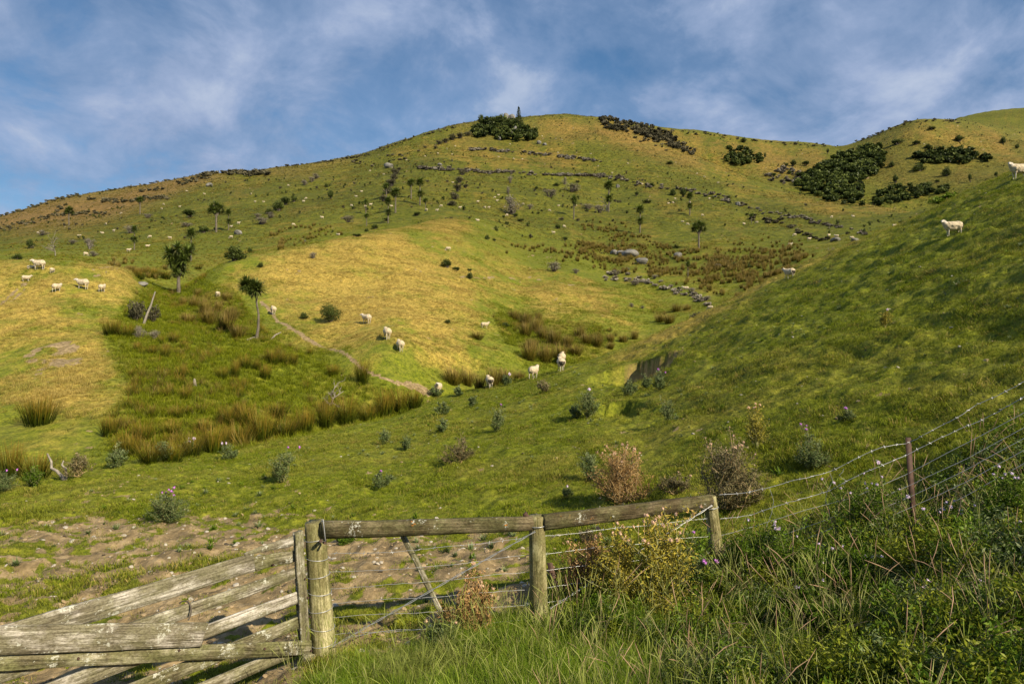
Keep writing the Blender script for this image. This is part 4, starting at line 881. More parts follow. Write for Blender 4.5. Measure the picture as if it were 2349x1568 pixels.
NEARBUSH = shrub_mesh(680, [(0, 0, .42, .42, .40), (.25, .1, .38, .28, .3), (-.25, 0, .36, .3, .3), (0, -.15, .62, .3, .28)], 5200, 0.045, 'bush', True, 0, 2.2)
def bushes(items, where, look, group, pool, cat='shrub', name='shrub', y1=3000):
    items = sorted(items)
    for k, (u_, v_, wp, hp) in enumerate(items):
        p = hit(u_, v_, 52, y1); p.z -= 0.04*px2m(hp, p.y)
        place(name, pool[k % len(pool)], p, px2m(wp, p.y)*0.95, px2m(hp, p.y)*1.12, ('%s %s, %s' % (look, where, ordl(items, k))) if len(items) > 1 else look+' '+where, cat, group)
bushes([(758, 738, 56, 44)], 'on the golden slope above the sheep track', 'round dense dark-green bush', None, [NEARBUSH], 'bush', 'bush')
bushes([(698, 731, 26, 18)], 'left of the round dense bush', 'small low dark shrub', None, BUSH)
bushes([(540, 598, 62, 40)], 'behind the ridge of the golden knoll at left', 'wide spreading dark bush', None, BUSH, 'bush', 'bush')
bushes([(574, 580, 18, 15)], 'right of the wide spreading bush', 'small rounded shrub', None, BUSH)
bushes([(597, 614, 20, 14)], 'on the crest of the golden knoll', 'little dark shrub', None, BUSH)
bushes([(718, 593, 28, 18)], 'near the top of the golden knoll', 'grey-brown twiggy dry shrub', None, SCRUB)
bushes([(1027, 614, 34, 24), (1046, 622, 20, 14), (1077, 640, 22, 19), (1077, 622, 14, 8), (1026, 742, 24, 11), (1160, 752, 26, 16), (1193, 742, 14, 10)], 'on the right flank of the golden knoll', 'dark shrub', 'shrubs on the right flank of the knoll', BUSH)
bushes([(1118, 550, 16, 14), (1134, 553, 8, 7)], 'on the grassy saddle above the golden knoll', 'dark round shrub', 'shrubs on the saddle', BUSH)
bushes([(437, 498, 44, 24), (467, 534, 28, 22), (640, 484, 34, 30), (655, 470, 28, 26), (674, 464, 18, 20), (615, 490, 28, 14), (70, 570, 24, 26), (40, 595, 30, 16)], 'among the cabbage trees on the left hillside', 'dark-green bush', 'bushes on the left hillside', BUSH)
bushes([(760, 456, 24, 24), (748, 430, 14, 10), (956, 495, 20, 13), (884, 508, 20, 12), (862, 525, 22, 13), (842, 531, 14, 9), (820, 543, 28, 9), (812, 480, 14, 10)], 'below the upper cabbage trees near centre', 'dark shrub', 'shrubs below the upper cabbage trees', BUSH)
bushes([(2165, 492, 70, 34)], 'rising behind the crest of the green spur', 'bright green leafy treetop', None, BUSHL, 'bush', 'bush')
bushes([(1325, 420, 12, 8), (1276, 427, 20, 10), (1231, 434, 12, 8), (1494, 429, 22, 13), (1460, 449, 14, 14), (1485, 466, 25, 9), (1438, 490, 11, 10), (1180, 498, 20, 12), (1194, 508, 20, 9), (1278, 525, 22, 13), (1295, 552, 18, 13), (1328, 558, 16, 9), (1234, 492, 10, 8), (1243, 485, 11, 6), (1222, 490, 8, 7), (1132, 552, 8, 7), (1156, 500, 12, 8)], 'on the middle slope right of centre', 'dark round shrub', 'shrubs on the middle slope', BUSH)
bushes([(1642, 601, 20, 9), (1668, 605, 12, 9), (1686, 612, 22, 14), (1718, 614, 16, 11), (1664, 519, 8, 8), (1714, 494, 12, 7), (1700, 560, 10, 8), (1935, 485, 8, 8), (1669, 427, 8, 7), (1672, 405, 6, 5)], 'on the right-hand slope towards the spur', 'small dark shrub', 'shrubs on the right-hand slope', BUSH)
bushes([(1534, 377, 30, 8)], 'on the bare slope under the diagonal scrub', 'flat-topped dark patch of shrub', None, BUSH)
bushes([(1545, 449, 22, 20), (1568, 452, 22, 26)], 'of the pair right of centre', 'short-trunked dark tree', 'pair of dark trees', BUSH, 'tree', 'tree')
bushes([(2199, 326, 30, 20), (2129, 342, 22, 14), (2045, 384, 18, 18), (2110, 393, 38, 22), (2171, 405, 25, 28), (2053, 420, 20, 24), (2059, 332, 28, 18), (2103, 332, 24, 12), (2135, 299, 28, 10), (2300, 330, 18, 20), (2226, 418, 10, 28), (2334, 342, 14, 14), (2150, 420, 14, 10), (2285, 408, 10, 18)], 'on the shaded far hill at right', 'dark tree', 'trees on the shaded far hill', BUSH, 'tree', 'tree')
bushes([(1819, 382, 18, 18), (1804, 382, 11, 11), (1848, 380, 20, 15), (1810, 400, 14, 12), (1773, 406, 16, 13), (1899, 352, 7, 16), (1754, 362, 9, 14), (1705, 327, 18, 14)], 'in the high saddle at right', 'small dark tree', 'trees in the high saddle', BUSH, 'tree', 'tree')
bushes([(1270, 622, 50, 26), (1322, 628, 26, 14), (1412, 632, 30, 16), (1455, 655, 34, 14), (1500, 640, 26, 12), (1450, 705, 20, 12), (1473, 708, 14, 8), (1585, 672, 30, 14), (1620, 690, 34, 14), (1650, 615, 30, 12), (1440, 620, 20, 9)], 'of fallen branches on the slope right of centre', 'grey heap', 'heaps of fallen branches', SCRUB, 'brushwood', 'brushwood_heap')
bushes([(180, 1170-50, 10, 8)], 'x', 'x', None, SCRUB) if False else None
bushes([(1600, 745, 52, 26), (1640, 722, 46, 22), (1668, 708, 30, 22)], 'hanging over the crest of the spur', 'dark twiggy scrub', 'scrub on the spur crest', DSCRUB, 'scrub', 'scrub_bush')
bushes([(1175, 492, 52, 52)], 'at the foot of the scrub strips in mid slope', 'grey leafless bush', None, SCRUB)
bushes([(1295, 424, 16, 22), (1170, 420, 16, 20), (1166, 445, 14, 22), (1172, 400, 12, 12)], 'in the pale scrub strip right of centre', 'greyish upright scrub', 'pale scrub strip', SCRUB, 'scrub', 'scrub_bush')
bushes([(908, 400, 26, 16), (903, 412, 24, 20), (897, 428, 28, 22), (888, 445, 26, 20), (880, 462, 24, 20), (915, 392, 14, 10)], 'in the left dark strip up the middle hillside', 'dark scrub bush', 'left dark scrub strip', DSCRUB, 'scrub', 'scrub_bush')
bushes([(1060, 402, 20, 18), (1054, 420, 22, 22), (1050, 440, 26, 22), (1044, 458, 28, 20), (1036, 472, 30, 16), (1068, 432, 16, 12)], 'in the right dark strip up the middle hillside', 'dark scrub bush', 'right dark scrub strip', DSCRUB, 'scrub', 'scrub_bush')
bushes([(1215, 480, 24, 14), (700, 545+10, 10, 6), (1310, 440, 60, 22), (1260, 452, 50, 20), (1350, 480, 40, 16), (1375, 488, 40, 22)], 'in the mixed scrub below the branch wall', 'brown scrub patch', 'brown scrub below the branch wall', SCRUB, 'scrub', 'scrub_bush')
bushes([(600, 515, 40, 20), (620, 500, 30, 16), (590, 500, 24, 12), (700, 425, 26, 14), (725, 410, 26, 14), (715, 418, 20, 14), (300, 535, 36, 22), (205, 570, 34, 28), (215, 588, 30, 14), (430, 520, 40, 12), (340, 500, 30, 12), (100, 540, 30, 14), (165, 560, 30, 12), (800, 510, 40, 18)], 'on the brown-green hillside at left', 'grey twiggy scrub', 'grey scrub on the left hillside', SCRUB, 'scrub', 'scrub_bush')
bushes([(313, 735, 56, 64), (350, 738, 40, 42)], 'around the leaning dead trunk at left', 'dark ragged shrub', 'ragged shrubs by the dead trunk', DSCRUB)
bushes([(322, 960, 32, 36), (355, 930, 30, 26)], 'at the left end of the marsh', 'grey ragged shrub', 'ragged grey shrubs at the marsh end', SCRUB)

def cabbage_mesh(seed, heads, trunk, nb=130, ll=0.55, hw=0.05):
    """heads: (x,y,z,r) in units of total height; trunk: list of polylines with radii"""
    r = np.random.default_rng(seed); mt = MB(); mc = MB()
    for P, ra in trunk: addtube(mt, P, ra, 8)
    for (x, y, z, rr) in heads:
        rr = rr*(1.3 if len(heads) <= 5 and seed != 6 else 1.1)
        d = r.normal(size=(nb, 3)); d[:, 2] = d[:, 2]*0.9+0.15; d /= np.linalg.norm(d, axis=1)[:, None]
        v, f, t = blades(np.tile([x, y, z], (nb, 1)).astype(float)+d*rr*0.08, np.arctan2(d[:, 1], d[:, 0]), np.arccos(d[:, 2])*0.92, rr*r.uniform(0.85, 1.3, nb), rr*0.17, r.uniform(0.1, 0.8, nb), 3, r)
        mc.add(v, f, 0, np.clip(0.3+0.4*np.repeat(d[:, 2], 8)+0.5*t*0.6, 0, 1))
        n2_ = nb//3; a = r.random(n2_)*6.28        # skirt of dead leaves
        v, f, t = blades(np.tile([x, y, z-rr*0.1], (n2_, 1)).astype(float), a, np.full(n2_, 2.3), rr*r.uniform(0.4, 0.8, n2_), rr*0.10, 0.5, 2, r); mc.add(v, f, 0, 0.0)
    return mt.mesh('trunk', M['bark'], True), mc.mesh('crown', M['cableaf'])
CAB = {
 'single': cabbage_mesh(1, [(0, 0, .86, .17), (.03, 0, .80, .12)], [([(0, 0, 0), (.01, 0, .4), (-.01, 0, .86)], [.030, .022, .018])]),
 'two': cabbage_mesh(2, [(.06, 0, .84, .16), (-.08, .02, .80, .15)], [([(0, 0, 0), (.01, 0, .55)], [.035, .025]), ([(.01, 0, .55), (.06, 0, .84)], [.02, .015]), ([(.01, 0, .55), (-.08, .02, .80)], [.02, .015])]),
 'wide': cabbage_mesh(3, [(.0, 0, .88, .14), (-.14, .03, .80, .15), (.14, -.02, .82, .14), (.07, .08, .72, .13), (-.07, -.07, .70, .13), (-.2, 0, .68, .1), (.2, .05, .68, .1)], [([(0, 0, 0), (0, 0, .5)], [.035, .028])]+[([(0, 0, .48), (a*.5, 0, .62), (a, b, c)], [.02, .015, .012]) for a, b, c in ((0, 0, .88), (-.14, .03, .8), (.14, -.02, .82), (.07, .08, .72), (-.07, -.07, .7))]),
 'tier': cabbage_mesh(4, [(0, 0, .88, .13), (.03, 0, .82, .11), (-.05, 0, .84, .1), (.02, .0, .45, .12), (.0, .03, .40, .10)], [([(0, 0, 0), (.015, 0, .45), (0, 0, .88)], [.026, .02, .014])]),
 'big': cabbage_mesh(5, [(-.18, 0, .80, .17), (.16, .05, .84, .16), (0, -.05, .90, .15), (-.05, .05, .72, .16), (.12, -.05, .66, .15), (-.14, -.04, .62, .14), (.02, 0, .56, .15), (.05, .05, .46, .13), (-.04, -.05, .42, .11), (.08, 0, .75, .15)], [([(0, 0, 0), (-.005, 0, .22), (.0, 0, .45), (0, 0, .85)], [.042, .034, .03, .015]), ([(0, 0, .3), (-.12, 0, .55), (-.18, 0, .8)], [.028, .02, .012]), ([(0, 0, .35), (.1, 0, .6), (.16, .05, .84)], [.028, .02, .012])], 150),
 'lean': cabbage_mesh(6, [(-.14, 0, .93, .15), (-.07, 0, .86, .13), (.04, .0, .84, .16), (-.02, 0, .90, .13), (-.2, 0, .9, .1)], [([(.02, 0, 0), (.055, 0, .2), (.06, 0, .42), (.025, 0, .62), (.03, 0, .74)], [.030, .022, .017, .016, .018]), ([(.03, 0, .72), (-.06, 0, .84), (-.14, 0, .93)], [.013, .011, .01]), ([(.03, 0, .73), (.04, 0, .84)], [.013, .01])], 160),
}
CT = [
 (410, 672, 98, 'big', 'largest cabbage tree, many-headed, at the top of the marsh'),
 (585, 778, 118, 'lean', 'slender cabbage tree with curved bare trunk beside the sheep track'),
 (438, 600, 66, 'tier', 'ragged cabbage tree just behind the largest one'),
 (496, 532, 60, 'wide', 'full-headed cabbage tree on the hillside above the largest one'),
 (524, 528, 42, 'tier', 'shorter narrow cabbage tree right of the full-headed one'),
 (158, 517, 38, 'wide', 'cabbage tree in front of the brown ridge at far left'),
 (308, 573, 48, 'tier', 'lone narrow cabbage tree left of the marsh hollow'),
 (943, 456, 40, 'two', 'left cabbage tree of the close pair above the knoll crest'),
 (963, 471, 54, 'tier', 'right cabbage tree of the close pair, with lower tuft'),
 (907, 488, 50, 'two', 'tall cabbage tree right below the left dark scrub strip'),
 (890, 512, 52, 'tier', 'cabbage tree nearest the dip in the golden crest'),
 (841, 519, 26, 'two', 'small cabbage tree with pale trunk left of the crest trees'),
 (839, 492, 30, 'single', 'faint cabbage tree directly above the small pale-trunked one'),
 (886, 459, 34, 'two', 'dark cabbage tree inside the lower end of the left scrub strip'),
 (976, 484, 26, 'two', 'stunted cabbage tree right below the close pair'),
 (1316, 503, 46, 'single', 'straight single-headed cabbage tree right of the grey bush'),
 (1468, 534, 55, 'tier', 'two-tiered cabbage tree alone on the right-hand green'),
 (1603, 570, 56, 'wide', 'branching pale cabbage tree furthest right above the rushes'),
 (1578, 636, 32, 'single', 'small cabbage tree below the boulders on the right'),
 (1582, 494, 46, 'tier', 'thin cabbage tree beside the pair of dark trees'),
 (1396, 486, 62, 'tier', 'tall thin cabbage tree between the brown scrub and the green'),
 (1724, 512, 20, 'two', 'tiny cabbage tree near the small pool of dark scrub at right'),
 (321, 462+30, 36, 'two', 'faint cabbage tree against the upper brown ridge'),
]
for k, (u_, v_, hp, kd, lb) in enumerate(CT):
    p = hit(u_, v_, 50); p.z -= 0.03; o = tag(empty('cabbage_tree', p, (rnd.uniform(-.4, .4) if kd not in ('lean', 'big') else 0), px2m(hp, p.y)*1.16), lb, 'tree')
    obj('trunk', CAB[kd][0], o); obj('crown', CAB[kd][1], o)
# dead trees: bare branching wood
def dead_mesh(seed, h=1.0, spread=0.5, n=7, r0=0.03, depth=3):
    r = np.random.default_rng(seed); mb = MB()
    def br(p, d, ln, rad, k):
        P = [p]
        for i in range(4): d = d+r.normal(0, 0.22, 3); d /= np.linalg.norm(d); P.append(P[-1]+d*ln/4)
        addtube(mb, P, np.linspace(rad, rad*0.55, 5), 5 if k else 7)
        if k < depth:
            for j in range(3 if k else n):
                q = P[r.integers(1 if k else 0, 5)]; e = d+r.normal(0, spread*1.4, 3); e[2] += 0.25; e /= np.linalg.norm(e); br(q, e, ln*r.uniform(0.45, 0.75), rad*0.5, k+1)
    br(np.zeros(3), np.array([0.1, 0, 1.0]), h*0.55, r0, 0); return mb.mesh('dead_tree', M['dead'], True)
for (u_, v_, hp, sd, sp, lb) in [(758, 932, 82, 3, .55, 'bare white dead tree standing in the rush row'), (127, 587, 46, 4, .45, 'leafless pale tree on the far left slope'), (205, 572, 26, 5, .5, 'small leafless tree right of the pale leafless one'), (1392, 485, 40, 7, .4, 'thin bare snag beside the tall thin cabbage tree'), (1908, 590, 28, 8, .3, 'bare grey stake-like snag near the spur crest')]:
    p = hit(u_, v_, 30 if u_ == 758 else 60); o = place('dead_tree', dead_mesh(sd, 1, sp), p, px2m(hp, p.y), px2m(hp, p.y), lb, 'dead tree', None, 0)
def logs(name, pts, rad, lb, cat='log', material='dead'):
    base = hit(*pts[0][:2], 12 if pts[0][1] > 1000 else 30); mb = MB(); y_ = base.y
    P = [((u_-UC)/FP*y_-base.x, dy, (VH-v_)/FP*y_-base.z) for (u_, v_, dy) in pts]; n = len(P); 
    addtube(mb, P, np.linspace(rad, rad*0.45, n), 7, cap=True); return tag(mb.build(name, M[material], None, True, base), lb, cat)
logs('dead_tree', [(330, 742, 0), (336, 720, 0.1), (344, 698, .2), (352, 668, .3)], 0.12, 'leaning bleached dead trunk in the ragged shrubs at left', 'dead trunk')
logs('stump', [(447, 885, 0), (446, 868, 0)], 0.12, 'pale upright stump in the middle of the marsh', 'stump')
logs('fallen_log', [(450, 869, 0.1), (462, 877, 0.2), (476, 888, .3)], 0.06, 'log leaning off the pale stump in the marsh')
logs('fallen_log', [(622, 778, 0), (630, 768, .2), (640, 762, .5)], 0.08, 'bleached log lying by the curved cabbage trunk')
logs('fallen_log', [(566, 780, 0), (578, 774, .2), (588, 772, .5)], 0.07, 'thin pale log at the foot of the curved cabbage trunk')
logs('dead_branch', [(148, 1100, 0), (140, 1090, 0), (125, 1082, .1), (112, 1075, .1), (106, 1062, .2), (96, 1043, .2)], 0.05, 'curved bleached dead branch at the left paddock edge', 'branch')
logs('dead_branch', [(150, 1102, 0), (152, 1088, 0), (145, 1076, .1), (136, 1068, .1), (134, 1060, .2)], 0.04, 'short forked bleached branch right of the curved one', 'branch')
# boulders
def rock_mesh(seed):
    bm = bmesh.new(); bmesh.ops.create_icosphere(bm, subdivisions=3, radius=0.5); r = np.random.default_rng(seed); D = r.normal(size=(9, 3)); D /= np.linalg.norm(D, axis=1)[:, None]; C_ = r.uniform(0.28, 0.44, 9)
    for v in bm.verts:
        c = np.array(v.co)
        for d, q in zip(D, C_):
            e = c@d
            if e > q: c = c-d*(e-q)*0.85
        c += 0.012*np.sin(c[[1, 2, 0]]*17+seed); v.co = c*[1, 0.9, 0.8]
    me = bpy.data.meshes.new('boulder'); bm.to_mesh(me); bm.free(); me.materials.append(M['rock'])
    return me
ROCK = [rock_mesh(k) for k in range(4)]
def rocks(items, where, look, group=None):
    items = sorted(items)
    for k, (u_, v_, wp, hp) in enumerate(items):
        p = hit(u_, v_, 52); p.z += px2m(hp, p.y)*0.25
        place('boulder', ROCK[k % 4], p, px2m(wp, p.y), px2m(hp, p.y)*1.3, (look+' '+where) if len(items) == 1 else '%s %s, %s' % (look, where, ordl(items, k)), 'rock', group)
rocks([(1408, 583, 20, 14), (1445, 588, 42, 22), (1473, 605, 34, 20), (1425, 584, 24, 14)], 'in the outcrop among rushes right of centre', 'big grey boulder', 'outcrop boulders')
rocks([(1555, 592, 24, 18)], 'alone right of the outcrop', 'single grey boulder')
rocks([(327, 656, 26, 14)], 'beside the grass left of the big cabbage tree', 'pale grey boulder')
rocks([(545+2, 538, 20, 14)], 'at the foot of the full-headed cabbage tree', 'rounded grey boulder')
rocks([(1693, 472, 12, 12)], 'on the diagonal wall of scrub', 'small pale crag')
rocks([(1916, 553, 26, 12), (1960, 555, 22, 12)], 'near the stream foot by the spur', 'dark flat boulder', 'flat boulders')
rocks([(892, 385, 26, 16), (480, 428, 18, 12), (1417, 430, 10, 10), (1010, 380, 14, 8)], 'high on the main hill', 'lichen-pale crag', 'crags high on the hill')
rocks([(682, 1098, 22, 14)], 'right of the tall narrow thistle in the paddock', 'small reddish clod') if False else None

# ------------------------------------------------------------------ summit: rocky knob under bush, conifer
SB = [(1105, 287, 24, 28), (1128, 290, 30, 32), (1150, 292, 30, 36), (1175, 296, 30, 34), (1198, 305, 30, 30), (1215, 316, 28, 20), (1115, 305, 26, 22), (1140, 312, 30, 20), (1165, 310, 30, 22), (1190, 318, 26, 18), (1092, 300, 22, 16), (1232, 312, 12, 14)]
def stuffbush(items, name, label, pool=None, mats='bush', n=170, lsz=0.18, jit=0.0, y0=60):
    """a far thicket that reads as one mass"""
    r = np.random.default_rng(len(items)); mb = MB()
    for k, (u_, v_, wp, hp) in enumerate(items):
        p = hit(u_, v_, y0); sx_ = px2m(wp, p.y); sz_ = px2m(hp, p.y); B = rblobs(900+k, 4); Q = []; T = []
        for b in B:
            q_ = n//4; d = r.normal(size=(q_, 3)); d /= np.linalg.norm(d, axis=1)[:, None]
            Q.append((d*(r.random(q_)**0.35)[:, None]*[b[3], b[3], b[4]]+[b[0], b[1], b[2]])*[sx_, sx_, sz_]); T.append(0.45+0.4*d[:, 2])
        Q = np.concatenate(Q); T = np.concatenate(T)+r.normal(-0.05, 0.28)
        Q[:, 2] = np.maximum(Q[:, 2], 0.0)
        v, f, t = cards(Q, lsz*sx_*r.uniform(0.7, 1.4, len(Q)), r, 1.5); v += np.array(p); mb.add(v, f, 0, np.clip(np.repeat(T, 4)+0.15*(t-.5), 0, 1))
    return tag(mb.build(name, M[mats]), label, None, None, 'stuff')
def inpoly(poly, n, seed, smin, smax):
    r = np.random.default_rng(seed); P = np.array(poly); out = []
    while len(out) < n:
        u_ = r.uniform(P[:, 0].min(), P[:, 0].max()); v_ = r.uniform(P[:, 1].min(), P[:, 1].max())
        if pip(poly, np.array([[u_]]), np.array([[v_]]))[0, 0]: s_ = r.uniform(smin, smax)*1.35; out.append((u_, v_, s_, s_*0.85))
    return out
stuffbush(inpoly([(1840, 410), (1900, 372), (1950, 350), (2005, 338), (2030, 352), (2020, 395), (1975, 420), (1985, 470), (1960, 478), (1900, 462), (1860, 448), (1815, 420)], 300, 1, 12, 22), 'bush_thicket', 'dark native bush filling the far valley at right')
stuffbush(inpoly([(2000, 452), (2040, 434), (2110, 426), (2170, 428), (2178, 445), (2120, 455), (2070, 466), (2010, 474)], 70, 2, 10, 18), 'bush_thicket', 'dark band of bush low on the far right hill')
stuffbush(inpoly([(2100, 365), (2130, 350), (2190, 345), (2250, 350), (2270, 372), (2200, 380), (2110, 378)], 75, 3, 10, 20), 'bush_thicket', 'dark copse across the upper right hill')
stuffbush(inpoly([(1652, 350), (1680, 340), (1730, 352), (1748, 372), (1720, 385), (1680, 378), (1655, 368)], 55, 4, 9, 16), 'bush_thicket', 'compact dark copse under the skyline at right')
stuffbush(inpoly([(1375, 275), (1400, 270), (1450, 285), (1520, 300), (1600, 350), (1590, 360), (1530, 335), (1450, 305), (1390, 300)], 230, 5, 6, 13), 'scrub_thicket', 'diagonal dark scrub falling from the right end of the summit', None, 'darkscrub')
stuffbush(inpoly([(1740, 410), (1800, 385), (1840, 400), (1830, 425), (1790, 425)], 40, 6, 6, 12), 'scrub_thicket', 'grey scrub at the valley head on the right', None, 'scrub')
stuffbush(inpoly([(1085, 300), (1105, 285), (1150, 283), (1200, 290), (1240, 318), (1200, 328), (1140, 322), (1092, 318)], 70, 31, 12, 22), 'bush_thicket', 'dark undergrowth on the slopes of the summit knob')
bushes(SB, 'crowding the rocky knob on the summit', 'dark bush', 'bushes on the summit knob', BUSH, 'bush', 'bush')
rocks([(1160, 279, 20, 26), (1174, 279, 20, 22), (1182, 306, 12, 22), (1170, 312, 14, 20), (1146, 322, 12, 12)], 'on the summit knob', 'pale standing crag', 'summit crags')
rocks([(1236, 330, 12, 10), (1250, 334, 12, 8)], 'at the right foot of the summit knob', 'low pale crag', 'low summit crags')
r_ = np.random.default_rng(5); mt = MB(); mc = MB(); addtube(mt, [(0, 0, 0), (0, 0, .5), (0, 0, 1.05)], [.03, .02, .004], 6)
for k in range(26):
    z_ = 0.06+k*0.036; rr_ = (0.23*(1-z_)**0.7+0.03)*(1.0 if z_ < .55 else .75); nb = 34
    a = r_.random(nb)*6.28; q = rr_*r_.uniform(.3, 1, nb); P_ = np.stack([q*np.cos(a), q*np.sin(a), z_+r_.normal(0, .02, nb)-q*.15], 1)
    v, f, t = cards(P_, .07 if z_ < .6 else .045, r_, 2.4); mc.add(v, f, 0, t*.4+.1)
p = hit(1190, 297, 300); p.z -= 0.5; o = tag(empty('conifer_tree', p, 0, px2m(54, p.y)), 'tall dark pointed conifer standing on the summit skyline', 'tree')
mt.build('trunk', M['darkbark'], o); mc.build('crown', M['bush'], o)
bushes([(1008, 332, 20, 12), (1022, 328, 22, 14), (1038, 322, 24, 16), (1055, 318, 24, 16), (1072, 312, 22, 14), (1000, 342, 14, 8), (1096, 345, 16, 8), (975, 340, 12, 8)], 'on the left shoulder under the summit', 'dark scrub bush', 'scrub under the summit', DSCRUB, 'scrub', 'scrub_bush')

# ------------------------------------------------------------------ far thickets and hedge-like scrub lines
def linefol(pl, n, seed, smin, smax, jv=3):
    r = np.random.default_rng(seed); P = np.array(pl, float); seg = np.r_[0, np.cumsum(np.hypot(*np.diff(P, axis=0).T))]; out = []
    for _ in range(n):
        q = r.random()*seg[-1]; s_ = r.uniform(smin, smax); out.append((np.interp(q, seg, P[:, 0]), np.interp(q, seg, P[:, 1])+r.normal(0, jv), s_*1.8, s_*0.9))
    return out
stuffbush(linefol([(955, 386), (1010, 390), (1060, 392), (1115, 398), (1160, 396), (1230, 402), (1300, 404), (1370, 404), (1430, 410)], 130, 11, 5, 10, 1.5), 'branch_wall', 'long grey line of felled branches across the hill', None, 'scrub', 120)
stuffbush(linefol([(1075, 346), (1115, 345), (1165, 350), (1240, 356), (1320, 364), (1380, 372)], 90, 12, 4, 9, 1.5), 'branch_wall', 'upper grey line of felled branches under the summit', None, 'scrub', 110)
stuffbush(linefol([(800, 366), (840, 380), (960, 350), (900, 372)], 20, 13, 4, 8, 5), 'scrub_line', 'thin scrub on the left shoulder of the hill', None, 'darkscrub', 90)
stuffbush(linefol([(0, 498), (60, 478), (120, 462), (160, 450), (190, 447)], 45, 14, 4, 8, 3)+linefol([(200, 460), (300, 463), (340, 455), (390, 454)], 50, 15, 5, 9, 2)+linefol([(150, 470), (110, 500), (30, 518), (0, 524)], 40, 16, 4, 7, 3)+linefol([(110, 495), (180, 492), (240, 490)], 36, 17, 5, 8, 2)+linefol([(320, 440), (380, 432)], 16, 18, 4, 7, 2), 'scrub_line', 'dark strips of scrub across the brown left ridge', None, 'darkscrub', 110)
stuffbush(linefol([(465, 402), (500, 396), (545, 396), (570, 402), (620, 396)], 50, 19, 7, 12, 3)+linefol([(400, 425), (440, 415), (480, 408)], 30, 20, 5, 8, 3), 'scrub_thicket', 'dark scrub capping the left ridge', None, 'darkscrub', 120)
stuffbush(linefol([(560, 394), (640, 384), (720, 376), (790, 366), (850, 355)], 46, 21, 3, 7, 1)+linefol([(190, 447), (300, 430), (390, 412)], 30, 22, 3, 6, 1)+linefol([(850, 352), (950, 318), (1050, 290)], 40, 23, 3, 6, 2), 'scrub_line', 'low scrub fringe along the left skyline', None, 'darkscrub', 60)
stuffbush(linefol([(1480, 300), (1560, 303), (1620, 308), (1700, 322), (1790, 330), (1900, 338)], 60, 24, 3, 7, 2)+linefol([(1960, 330), (2020, 305), (2080, 282), (2130, 278), (2200, 280)], 50, 25, 3, 7, 2)+linefol([(1450, 320), (1500, 330), (1560, 340)], 16, 26, 5, 8, 4), 'scrub_line', 'low scrub fringe along the right skyline', None, 'darkscrub', 60)
stuffbush(linefol([(1340, 402), (1420, 412), (1490, 430), (1560, 436), (1640, 450), (1700, 470), (1760, 490), (1850, 505), (1990, 540)], 120, 27, 5, 9, 3), 'scrub_line', 'long broken line of scrub falling right across the slope', None, 'scrub', 100)
stuffbush(linefol([(1380, 640), (1450, 640), (1530, 665), (1600, 685), (1640, 705)], 55, 28, 7, 12, 5), 'branch_wall', 'tumbled line of grey branches above the spur crest', None, 'scrub', 120)
stuffbush(linefol([(1720, 500), (1760, 508), (1800, 512), (1850, 545), (1900, 550)], 40, 29, 6, 11, 3), 'scrub_line', 'dark scrub and stones by the stream on the right', None, 'darkscrub', 100)

